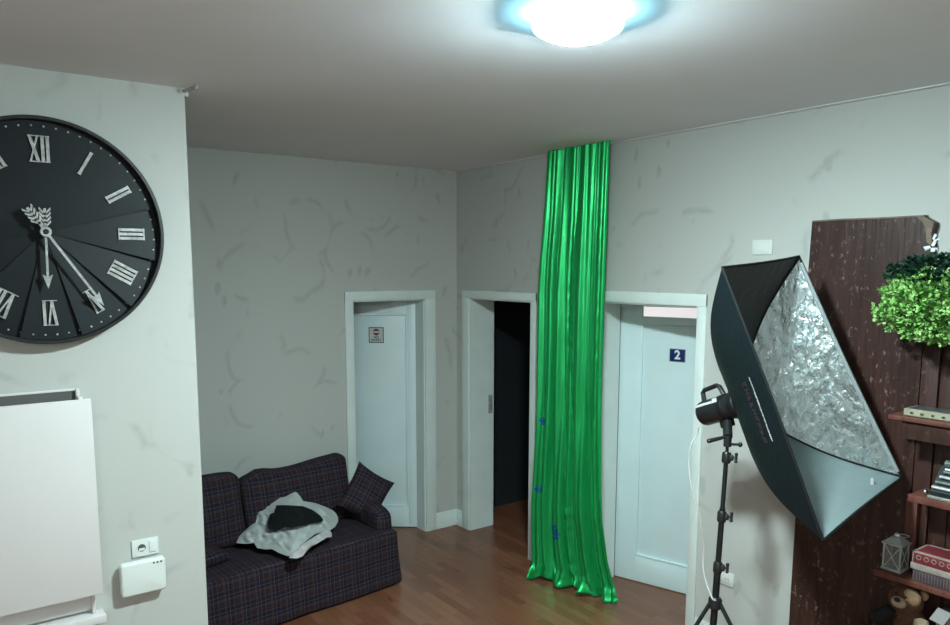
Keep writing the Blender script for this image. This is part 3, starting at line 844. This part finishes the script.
for k in range(4): b.tube([rod(k, i/20*.99+.005) - (rod(k, i/20)-apex-NB*NB.dot(rod(k, i/20)-apex)).normalized()*.012 for i in range(21)], .0055, 8)
b.build('rod', M['blackmetal'], sb)
TR = frame(apex, NB.orthogonal(), NB.cross(NB.orthogonal()))
MB().lathe([(.045, -.01), (.075, -.01), (.078, 0), (.078, .028), (.072, .034), (.045, .034)], 36, T=TR).build('speed_ring', M['blackmetal'], sb)
# little white tag on the opening edge
tp = panel(2, .93, .22, .02); b = MB(); b.box((-.006, -.02, -.002), (.006, .02, .002), T=frame(tp, RT, UP)); b.build('pull_tab', M['whiteprint'], sb)['label'] = 'white tab'
# printed lettering on the near panel: not legible in the photo, kept as broken strokes
def print_row(t0, t1, s, h, n, mat, name, seed, thin):
    b = MB(); rnd = random.Random(seed)
    for i in range(n):
        ta = t0+(t1-t0)*i/n; tb = ta+(t1-t0)/n*.74
        bars = [(0, .2, 0, 1)] + rnd.sample([(.0, 1, 0, .2), (0, 1, .8, 1), (.8, 1, 0, 1), (0, 1, .4, .6), (.4, .6, 0, 1)], 2) if not thin else rnd.choice([[(0, 1, 0, 1)], [(0, .45, 0, 1), (.6, 1, 0, .6)], [(0, .3, 0, 1), (.5, 1, .4, 1)]])
        for (x0, x1, y0, y1) in bars:
            q = [(s+h*y, ta+(tb-ta)*x) for x, y in ((x0, y0), (x1, y0), (x1, y1), (x0, y1))]
            b.add([panel(3, ss, 1-tt, -.004) for ss, tt in q], [(0, 1, 2, 3)])
    b.build(name, mat, sb, smooth=0)
print_row(.39, .69, .695, .06, 9, M['redprint'], 'red_lettering', 3, False)
print_row(.385, .665, .82, .018, 34, M['whiteprint'], 'white_lettering', 5, True)

fh = thing('flash_head', 'black studio flash with carry handle behind the softbox', 'studio flash', tuple(apex))
TH = frame(apex, NB.cross(Vector((0, 0, 1))).normalized(), NB)     # local y = towards softbox
TH = TH @ Matrix.Rotation(-PI/2, 4, 'X')                            # local z = towards softbox
up_l = (TH.inverted().to_3x3() @ Vector((0, 0, 1))); ang = math.atan2(up_l.y, up_l.x)
TH = TH @ Matrix.Rotation(ang-PI/2, 4, 'Z')                         # local y = up
MB().lathe([(0, -.235), (.052, -.235), (.062, -.228), (.066, -.215), (.066, -.075), (.064, -.06), (.064, -.012), (.06, -.010), (0, -.010)], 40, T=TH).build('housing', M['black'], fh)
b = MB(); b.lathe([(.0665, -.085), (.069, -.083), (.069, -.055), (.0665, -.053)], 40, T=TH); b.build('locking_collar', M['blackmetal'], fh)
b = MB(); b.tube([(0, .055, -.205), (0, .108, -.198), (0, .118, -.185), (0, .122, -.095), (0, .112, -.08), (0, .055, -.062)], .0125, 10, T=TH); b.build('carry_handle', M['black'], fh)
b = MB()
for i in range(9):
    z = -.215+i*.0125; b.box((-.0655-.003, .018, z), (-.0635-.002, .018+.013, z+.009), T=TH @ Matrix.Rotation(-.25, 4, 'Z'))
b.box((-.068, .018, -.102), (-.0655, .04, -.088), T=TH @ Matrix.Rotation(-.25, 4, 'Z')); b.box((-.068, .018, -.084), (-.0655, .04, -.072), T=TH @ Matrix.Rotation(-.25, 4, 'Z'))
b.build('side_print', M['whiteprint'], fh)
ptop = atd(727.5, 444, (apex-CAM).dot(FW)-.02)
b = MB(); hb = TH @ Vector((0, -.058, -.085))
b.box((-.022, -.10, -.125), (.022, -.055, -.06), .006, T=TH)
b.tube([hb, ptop+Vector((0, 0, .035))], .024, 12); b.tube([ptop+Vector((0, 0, .045)), ptop-Vector((0, 0, .012))], .02, 14)
b.build('tilt_bracket', M['black'], fh)
b = MB(); e0 = ptop+Vector((0, 0, .04)); e1 = atd(709, 441, (apex-CAM).dot(FW)-.03); b.tube([e0, e0.lerp(e1, .3), e1], [.006, .009, .0115], 10); b.ball(e1, .0118, 8); b.build('tilt_lever', M['black'], fh)
b = MB(); b.tube([ptop+Vector((.005, 0, .0)), ptop+Vector((.04, .035, .0))], .007, 8); b.ball(ptop+Vector((.045, .04, 0)), .013, 8); b.build('clamp_knob', M['black'], fh)

hub = atd(715, 603, (apex-CAM).dot(FW)-.0); dirp = (ptop-hub).normalized()
foot = hub - dirp*(hub.z-.10)/dirp.z
ls = thing('light_stand', 'black tripod light stand carrying the flash and softbox', 'light stand', (foot.x, foot.y, 0))
along = lambda k: hub.lerp(ptop, k)
MB().tube([along(.97)-dirp*.0, ptop-dirp*.012], .0085, 12).tube([along(.93), along(.99)], .0085, 12).build('spigot', M['blackmetal'], ls)
MB().tube([along(.56), along(.95)], .0115, 14).build('upper_tube', M['blackmetal'], ls)
MB().tube([along(.16), along(.6)], .0145, 14).build('middle_tube', M['blackmetal'], ls)
MB().tube([foot, along(.2)], .0175, 14).build('lower_tube', M['blackmetal'], ls)
for k in (.915, .545, .225):
    p = along(k); b = MB(); b.tube([p-dirp*.028, p-dirp*.02, p+dirp*.02, p+dirp*.028], [.019, .023, .023, .019], 16)
    side = (RT*.9 - FW*.3).normalized()
    b.box((-.012, -.015, -.016), (.012, .015, .016), .004, T=frame(p+side*.022, side, dirp))
    cl = b.build('clamp_collar', M['black'], ls)
    b = MB(); b.tube([p+side*.03, p+side*.048], .006, 8); b.tube([p+side*.046+dirp*.018, p+side*.046-dirp*.018], .0075, 8); b.ball(p+side*.046+dirp*.018, .009, 8); b.ball(p+side*.046-dirp*.018, .009, 8)
    b.build('clamp_knob', M['black'], cl)
b = MB(); b.tube([hub-dirp*.03, hub-dirp*.02, hub+dirp*.02, hub+dirp*.03], [.026, .034, .034, .026], 18); 
spr = foot+dirp*.16
hubo = b.build('leg_hub', M['black'], ls)
MB().tube([spr-dirp*.022, spr+dirp*.022], .026, 16).build('brace_hub', M['black'], ls)
base_dir = math.atan2(-RT.y, -RT.x)
for ang in (base_dir+.25, base_dir+.25+2*PI/3, base_dir+.25-2*PI/3):
    d = Vector((math.cos(ang), math.sin(ang), 0))
    e = Vector((hub.x, hub.y, 0))+d*.50+Vector((0, 0, .015)); s0 = hub+d*.03
    lo = MB().tube([s0, e], .0105, 10).build('leg', M['blackmetal'], ls)
    mid = s0.lerp(e, .52)
    MB().tube([mid, spr+d*.02], .006, 8).build('leg_brace', M['blackmetal'], lo)
    MB().tube([s0.lerp(e, .965), e], [.012, .014], 10).ball(e, .0145, 8).build('rubber_foot', M['rubber'], lo)

# white mains lead of the flash, hanging down beside the stand
dc = (apex-CAM).dot(FW)
path = [(699, 427, dc-.02), (697, 434, dc), (691, 445, dc+.01), (689, 458, dc+.02), (690, 478, dc+.02), (694, 496, dc+.02), (699, 510, dc+.02), (701.5, 528, dc+.03), (704, 545, dc+.05), (703, 560, dc+.06), (704, 574, dc+.05), (708, 588, dc+.03), (713, 600, dc-.03)]
pts = [atd(*p) for p in path]
def smooth_path(P, n=6):
    out = []
    for i in range(len(P)-1):
        p0, p1, p2, p3 = P[max(i-1, 0)], P[i], P[i+1], P[min(i+2, len(P)-1)]
        for k in range(n):
            t = k/n; out.append(.5*((2*p1)+(p2-p0)*t+(2*p0-5*p1+4*p2-p3)*t*t+(3*p1-p0-3*p2+p3)*t**3))
    return out+[P[-1]]
tag(MB().tube(smooth_path(pts), .0038, 8).build('power_cable', M['cable']), 'thin white cable hanging from the flash beside the stand', 'cable')

# ------------------------------------------------------------------ rustic slab and shelves
ru = thing('rustic_shelf', 'dark rustic wooden slab and plank wall unit with narrow shelves', 'shelf unit', (4.0, 0, 0))
rs = random.Random(4)
poly = [(3.402, .0)]+[(3.402+.004*math.sin(i), z) for i, z in enumerate((.5, 1.0, 1.5, 2.0, 2.4))]+[(3.405, 2.640), (3.55, 2.643), (3.75, 2.640), (3.965, 2.640), (4.012, 2.612), (4.004, 2.56), (4.012, 2.50), (4.0, 2.3), (4.0, 0)]
TY = Matrix(((1, 0, 0, 0), (0, 0, -1, 0), (0, 1, 0, 0), (0, 0, 0, 1)))   # local (x, z, depth) -> world
MB().prism(poly[::1], .002, .05, T=TY).build('back_slab', M['slab'], ru, smooth=0)
b = MB(); e = [(3.405, 2.6405), (3.55, 2.6435), (3.75, 2.6405), (3.965, 2.6405), (4.0125, 2.6125), (4.0045, 2.56), (4.0125, 2.5)]
for p, q in zip(e, e[1:]):
    d = Vector((q[0]-p[0], q[1]-p[1], 0)).normalized(); n = Vector((-d.y, d.x, 0))*.007
    if q[0] <= 4.0: b.prism([(p[0], p[1]), (p[0]+n.x, p[1]+n.y), (q[0]+n.x, q[1]+n.y), (q[0], q[1])][::-1], .003, .052, T=TY)
b.prism([(3.935, 2.638), (3.968, 2.638), (4.010, 2.610), (4.003, 2.56), (4.010, 2.502), (3.985, 2.52), (3.978, 2.58), (3.96, 2.615)][::-1], .05, .053, T=TY)
b.build('live_edge', M['liveedge'], ru, smooth=0)
for (x0, x1, zt, dp) in ((4.003, 4.082, 2.2, .050), (4.086, 4.165, 2.22, .042), (4.17, 4.27, 2.2, .052), (4.275, 4.42, 2.21, .046), (4.425, 4.62, 2.2, .05)):
    MB().box((x0, -dp, 0), (x1, -.002, zt), .005).build('plank', M['plank'], ru)
for x0, z, yf, th in ((3.944, 1.707, -.22, .022), (4.060, 1.343, -.22, .034), (3.935, .938, -.24, .03), (3.80, .545, -.26, .03)):
    b = MB(); b.box((x0, yf, z-th), (4.62, -.038, z), .004); b.build('shelf', M['shelf'], ru)
MB().box((3.995, -.085, .939), (4.048, -.053, 1.308), .003).build('shelf_post', M['shelf'], ru)
MB().box((4.0, -.20, 1.60), (4.5, -.19, 1.684), .002).build('shelf_apron', M['plank'], ru)
MB().box((3.83, -.23, .0), (3.87, -.055, .514), .003).build('shelf_post', M['shelf'], ru)

# ------------------------------------------------------------------ things on the shelves
cs = thing('flat_case', 'flat pale case with square front openings on the top shelf', 'case', (4.12, -.13, 1.708))
b = MB(); b.box((4.003, -.195, 1.709), (4.255, -.065, 1.712)); b.box((4.003, -.065, 1.712), (4.255, -.07, 1.738)) ; b.box((4.003, -.19, 1.712), (4.007, -.07, 1.738)); b.box((4.251, -.19, 1.712), (4.255, -.07, 1.738)); b.build('case_body', M['boxcream'], cs)
b = MB(); xs_ = [4.003, 4.031, 4.046, 4.077, 4.092, 4.123, 4.138, 4.169, 4.184, 4.255]
b.box((4.003, -.195, 1.7095), (4.255, -.190, 1.717)); b.box((4.003, -.195, 1.729), (4.255, -.190, 1.738))
for i in range(0, len(xs_), 2): b.box((xs_[i], -.195, 1.717), (xs_[i+1], -.190, 1.729))
b.build('front_panel', M['boxcream'], cs)
b = MB(); b.box((4.003, -.196, 1.738), (4.255, -.065, 1.742), .001); b.build('lid', M['boxcream'], cs)
b = MB(); b.box((4.016, -.183, 1.742), (4.245, -.077, 1.744)); b.build('lid_inset', M['boxtop'], cs)
b = MB(); b.box((4.008, -.188, 1.7125), (4.25, -.175, 1.737)); b.build('inner_panel', M['plastic_shade'], cs)

vm = thing('typewriter', 'dark green and silver machine at the middle shelf end', 'machine', (4.22, -.13, 1.343))
TX = Matrix(((0, 0, 1, 0), (1, 0, 0, 0), (0, 1, 0, 0), (0, 0, 0, 1)))
b = MB(); b.prism([(-.205, 1.345), (-.065, 1.345), (-.065, 1.47), (-.10, 1.48), (-.19, 1.375), (-.205, 1.37)][::1], 4.145, 4.36, T=TX); b.build('body', M['machine'], vm, smooth=20)
for i in range(4):
    k = i/4; y, z = -.188+.075*k, 1.382+.088*k
    MB().tube([(4.148+.008*i, y, z+.012), (4.355, y, z+.012)], .008, 8).build('key_row', M['machinegreen'] if i % 2 else M['dullsilver'], vm)
MB().tube([(4.165, -.10, 1.492), (4.37, -.10, 1.492)], .019, 16).build('roller', M['machinegreen'], vm)
MB().tube([(4.172, -.118, 1.47), (4.36, -.118, 1.47)], .007, 8).build('paper_bar', M['silver'], vm)
MB().box((4.14, -.213, 1.3445), (4.36, -.203, 1.358), .002).build('front_bar', M['silver'], vm)
sbp = ony(925.5, 491, -.16)
tag(MB().ball((sbp.x, -.16, 1.343+.0135), .0135, 12).build('ball', M['chrome']), 'small shiny silver ball on the middle shelf', 'ball')

ln = thing('lantern', 'small white candle lantern with crossed bars beside the books', 'lantern', (3.998, -.155, .938))
x0, x1, y0, y1, zb, zt = 3.955, 4.041, -.2, -.112, .9385, 1.068
MB().box((x0-.004, y0-.004, zb), (x1+.004, y1+.004, zb+.012), .002).build('base', M['lantern'], ln)
for x in (x0, x1-.008):
    for y in (y0, y1-.008): MB().box((x, y, zb+.012), (x+.008, y+.008, zt), .001).build('post', M['lantern'], ln)
def face(P):  # P(s, z) -> point ; crossing bars plus border
    b = MB(); za, zc = zb+.014, zt-.004
    b.tube([P(.09, za), P(.91, zc)], .002, 6); b.tube([P(.91, za), P(.09, zc)], .002, 6)
    return b
for P in (lambda s, z: Vector((x0+(x1-x0)*s, y0+.003, z)), lambda s, z: Vector((x1-.003, y0+(y1-y0)*s, z)), lambda s, z: Vector((x0+.003, y0+(y1-y0)*s, z)), lambda s, z: Vector((x0+(x1-x0)*s, y1-.003, z))):
    face(P).build('cross_bar', M['lantern'], ln)
b = MB(); b.box((x0+.006, y0+.004, zb+.012), (x1-.006, y0+.0048, zt)); b.box((x1-.0048, y0+.006, zb+.012), (x1-.004, y1-.006, zt)); b.build('glass_pane', M['glass'], ln)
b = MB(); vs = [(x0-.006, y0-.006, zt), (x1+.006, y0-.006, zt), (x1+.006, y1+.006, zt), (x0-.006, y1+.006, zt)]
b.box((x0-.006, y0-.006, zt), (x1+.006, y1+.006, zt+.008), .002)
cxl, cyl = (x0+x1)/2, (y0+y1)/2
q = .020
b.add([(x0, y0, zt+.008), (x1, y0, zt+.008), (x1, y1, zt+.008), (x0, y1, zt+.008), (cxl-q, cyl-q, zt+.034), (cxl+q, cyl-q, zt+.034), (cxl+q, cyl+q, zt+.034), (cxl-q, cyl+q, zt+.034)], [(0, 1, 5, 4), (1, 2, 6, 5), (2, 3, 7, 6), (3, 0, 4, 7), (4, 5, 6, 7)])
b.build('roof', M['lantern'], ln, smooth=0)
MB().ball((cxl, cyl, zt+.042), (.014, .014, .011), 10).build('knob', M['enamel'], ln)
b = MB(); b.tube([Vector((cxl+.012+.03*math.sin(a)*1.0+.012, cyl+.012*math.cos(a), zt+.036+.02*(1-math.cos(a))*.5+.006*math.sin(a))) for a in [2*PI*i/24 for i in range(25)]], .0022, 6, cap=False); b.build('ring_handle', M['lantern'], ln)
MB().lathe([(0, zb+.012), (.02, zb+.012), (.02, zb+.055), (0, zb+.055)], 18, T=Matrix.Translation((cxl, cyl, 0))).build('candle', M['wax'], ln)

def book(label, x0, x1, y0, y1, z0, z1, cov, page, deco=None):
    t = thing('book', label, 'book', ((x0+x1)/2, (y0+y1)/2, z0), group='books stacked on the lower shelf')
    th = .004
    b = MB(); b.box((x0, y0, z0), (x1, y1, z0+th), .001); b.box((x0, y0, z1-th), (x1, y1, z1), .001)
    b.box((x0, y0-.002, z0), (x1, y0+.004, z1), .002); b.build('cover', cov, t)
    MB().box((x0+.005, y0+.003, z0+th), (x1-.005, y1-.005, z1-th)).build('pages', page, t)
    return t
ribs = book('dark ribbed book at the bottom of the stack by the lantern', 4.108, 4.40, -.222, -.075, .9385, .992, M['darkbook'], M['cream'])
b = MB()
for i in range(22): b.box((4.112+i*.013, -.2255, .942), (4.117+i*.013, -.2225, .988))
b.build('spine_ribs', M['ridge'], ribs)
book('worn cream book in the middle of the stack by the lantern', 4.094, 4.38, -.218, -.072, .9925, 1.022, M['bookgrey'], M['cream'])
rb = book('red ornamented book on top of the stack by the lantern', 4.102, 4.385, -.216, -.074, 1.0225, 1.078, M['redbook'], M['cream'])
b = MB()
for q in ((4.102, -.217, 4.385, -.207), (4.102, -.084, 4.385, -.074), (4.102, -.217, 4.112, -.074), (4.375, -.217, 4.385, -.074)): b.box((q[0], q[1], 1.0778), (q[2], q[3], 1.0792))
b.box((4.101, -.2185, 1.0725), (4.385, -.2165, 1.0785)); b.box((4.1, -.2185, 1.0235), (4.104, -.2165, 1.0785))
b.build('cover_border', M['bookgrey'], rb)
b = MB()
for i in range(8):
    c = Vector((4.128+i*.033, -.2183, 1.052)); b.tube([c+Vector((.010*math.cos(a), 0, .010*math.sin(a))) for a in [2*PI*k/14 for k in range(15)]], .0018, 5, cap=False)
b.build('spine_rings', M['bookgrey'], rb)

# teddy bear sitting on the lowest shelf
tb = thing('teddy_bear', 'brown plush teddy bear with pale muzzle below the books', 'soft toy', (4.07, -.16, .546))
hc = Vector((4.072, -.185, .818))
fz = (CAM+Vector((-.9, -.2, -.2))-hc).normalized()
TBx = frame(hc, Vector((0, 0, 1)).cross(fz), Vector((0, 0, 1)) - fz*fz.z)   # local x = bear's left in view right, y up, z = towards viewer
TBx = TBx @ Matrix.Rotation(-.18, 4, 'Z')
hd = MB().ball((0, 0, 0), (.077, .070, .070), 18, T=TBx, rough=.06).build('head', M['fur'], tb)
MB().ball((.022, .018, .036), (.046, .042, .036), 14, T=TBx, rough=.06).build('face_patch', M['furlight'], hd)
MB().ball((-.010, -.022, .062), (.034, .027, .030), 14, T=TBx, rough=.05).build('muzzle', M['furcream'], hd)
MB().ball((-.014, -.012, .090), (.015, .012, .008), 10, T=TBx).build('nose', M['nose'], hd)
for ex in (-.036, .012): MB().ball((ex, .012, .0735 if ex > 0 else .060), .0062, 8, T=TBx).build('eye', M['nose'], hd)
for ex, m in ((-.060, 'fur'), (.062, 'furlight')): MB().ball((ex, .048, .0), (.022, .022, .013), 10, T=TBx, rough=.05).build('ear', M[m], hd)
MB().ball((4.085, -.150, .668), (.078, .060, .115), 18, rough=.08, seed=2).build('body', M['fur'], tb)
def limb(name, a, c, r0, r1, mat):
    a, c = Vector(a), Vector(c); n = 8; P = [a.lerp(c, i/n) for i in range(n+1)]
    rr = [(r0+(r1-r0)*i/n)*(math.sqrt(max(.02, 1-(max(0, abs(i/n-.5)-.32)/.18)**2))) for i in range(n+1)]
    return MB().tube(P, rr, 14).build(name, M[mat], tb, smooth=80)
limb('arm', (4.02, -.17, .745), (3.93, -.205, .665), .032, .036, 'darkcloth')
limb('arm', (4.14, -.17, .745), (4.165, -.225, .665), .032, .036, 'furcream')
limb('leg', (4.03, -.15, .585), (3.99, -.255, .582), .038, .036, 'fur')
limb('leg', (4.12, -.15, .585), (4.155, -.255, .582), .038, .036, 'fur')
MB().ball((4.117, -.209, .705), (.016, .010, .014), 8).build('patch', M['nose'], tb)

cdp = [ony(929, 619, -.2), ony(938, 607.5, -.18), ony(953, 612, -.18), ony(943, 626, -.2)]
b = MB(); nn = (cdp[1]-cdp[0]).cross(cdp[2]-cdp[0]).normalized(); nn = nn if nn.dot(CAM-cdp[0]) > 0 else -nn
cdp[2] = cdp[1]+(cdp[3]-cdp[0])
b.add([p for p in cdp]+[p-nn*.018 for p in cdp], [(0, 1, 2, 3), (7, 6, 5, 4), (0, 4, 5, 1), (1, 5, 6, 2), (2, 6, 7, 3), (3, 7, 4, 0)])
# foot of the card box resting on the shelf
cdl = (cdp[0]+cdp[3])/2
cb = thing('card_box', 'pale grey card box standing beside the teddy bear', 'box', (cdl.x, cdl.y, .546))
b.build('front_card', M['cardwhite'], cb, smooth=0)
c0 = (cdp[0]+cdp[1]+cdp[2]+cdp[3])/4-nn*.02
MB().box((c0.x-.03, -.16, .546), (c0.x+.03, -.08, .80), .003).build('card_back', M['cardwhite'], cb)

# ------------------------------------------------------------------ hanging plant
pt = thing('potted_plant', 'bright green leafy plant hanging on the dark wooden slab', 'plant', (4.10, -.05, 2.3))
Tp = Matrix.Translation((4.13, -.165, 0))
MB().lathe([(0, 2.20), (.07, 2.20), (.10, 2.36), (.104, 2.40), (.096, 2.40), (.09, 2.37), (0, 2.37)], 24, T=Tp).build('pot', M['enamel'], pt)
b = MB()
for dx in (-.07, 0, .07): b.tube([(4.13+dx*1.2, -.165-.05+abs(dx)*.4, 2.39), (4.22+dx*.4, -.02, 2.56+dx*.3)], .004, 6)
b.box((4.16, -.03, 2.53), (4.26, -.001, 2.60), .004)
b.build('hanger', M['enamel'], pt)
b = MB(); br_ = random.Random(5)
for (px, py) in ((928, 257), (931, 248), (934, 240), (926, 261), (940, 262), (947, 266)):
    p = ony(px, py, -.15)
    for k in range(4):
        a = br_.uniform(0, 6.28); q = p+Vector((math.cos(a)*.03, br_.uniform(-.02, .02), math.sin(a)*.03))
        b.add([p, p.lerp(q, .5)+Vector((.008, .004, .008)), q, p.lerp(q, .5)-Vector((.008, .004, .008))], [(0, 1, 2, 3)])
b.build('white_bow', M['enamel'], pt, smooth=0)['label'] = 'white bow'
def foliage(name, mat, n, ctr, rad, seed, size, cond=None):
    rnd = random.Random(seed); b = MB(); k = 0
    while k < n:
        d = Vector((rnd.gauss(0, 1), rnd.gauss(0, 1), rnd.gauss(0, 1))).normalized()
        lump = 1+.28*noise.noise(d*3.1+Vector((seed, 0, 0)))
        rr = rnd.random()**.28*lump
        p = Vector(ctr)+Vector((d.x*rad[0], d.y*rad[1], d.z*rad[2]))*rr
        if p.y > -.056: continue
        if cond and not cond(p): continue
        k += 1
        out = (d+Vector((rnd.uniform(-.7, .7), rnd.uniform(-.7, .3), rnd.uniform(-.6, .6)))).normalized()
        # a sprig: three rounded leaflets
        for j in range(3):
            dr = (out+Vector((rnd.uniform(-.9, .9), rnd.uniform(-.9, .9), rnd.uniform(-.9, .9)))).normalized()
            sd = dr.cross(Vector((rnd.uniform(-1, 1), rnd.uniform(-1, 1), 1))).normalized()
            nn_ = dr.cross(sd)
            L = size*rnd.uniform(.7, 1.3); W = L*.36
            b.add([p, p+dr*L*.3+sd*W+nn_*L*.05, p+dr*L*.7+sd*W*.8+nn_*L*.02, p+dr*L, p+dr*L*.7-sd*W*.8+nn_*L*.02, p+dr*L*.3-sd*W+nn_*L*.05], [(0, 1, 2, 3), (0, 3, 4, 5)])
    return b.build(name, mat, pt, smooth=0)
foliage('foliage', M['leaf'], 3600, (4.125, -.235, 2.235), (.25, .17, .165), 3, .0185)
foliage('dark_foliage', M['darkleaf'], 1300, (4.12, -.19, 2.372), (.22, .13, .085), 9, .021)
b = MB(); rnd = random.Random(8)
for k in range(22):
    a = rnd.uniform(0, 2*PI); q = Vector((4.125+.2*math.cos(a)*rnd.uniform(.5, 1), -.235+.14*math.sin(a)*rnd.uniform(.3, .9), 2.24+rnd.uniform(-.15, .08)))
    q.y = min(q.y, -.07)
    b.tube(smooth_path([Vector((4.13, -.17, 2.36)), Vector((4.13, -.17, 2.36)).lerp(q, .5)+Vector((0, 0, .06)), q], 4), .0022, 5)
b.build('stem', M['stem'], pt)

# ------------------------------------------------------------------ world and view
wd_ = bpy.data.worlds.new('world'); bpy.context.scene.world = wd_; wd_.use_nodes = True
wd_.node_tree.nodes['Background'].inputs[0].default_value = (.02, .022, .025, 1); wd_.node_tree.nodes['Background'].inputs[1].default_value = 1
vs = bpy.context.scene.view_settings
vs.view_transform = 'Standard'; vs.look = 'None'; vs.gamma = 1; vs.exposure = 0; vs.use_curve_mapping = False
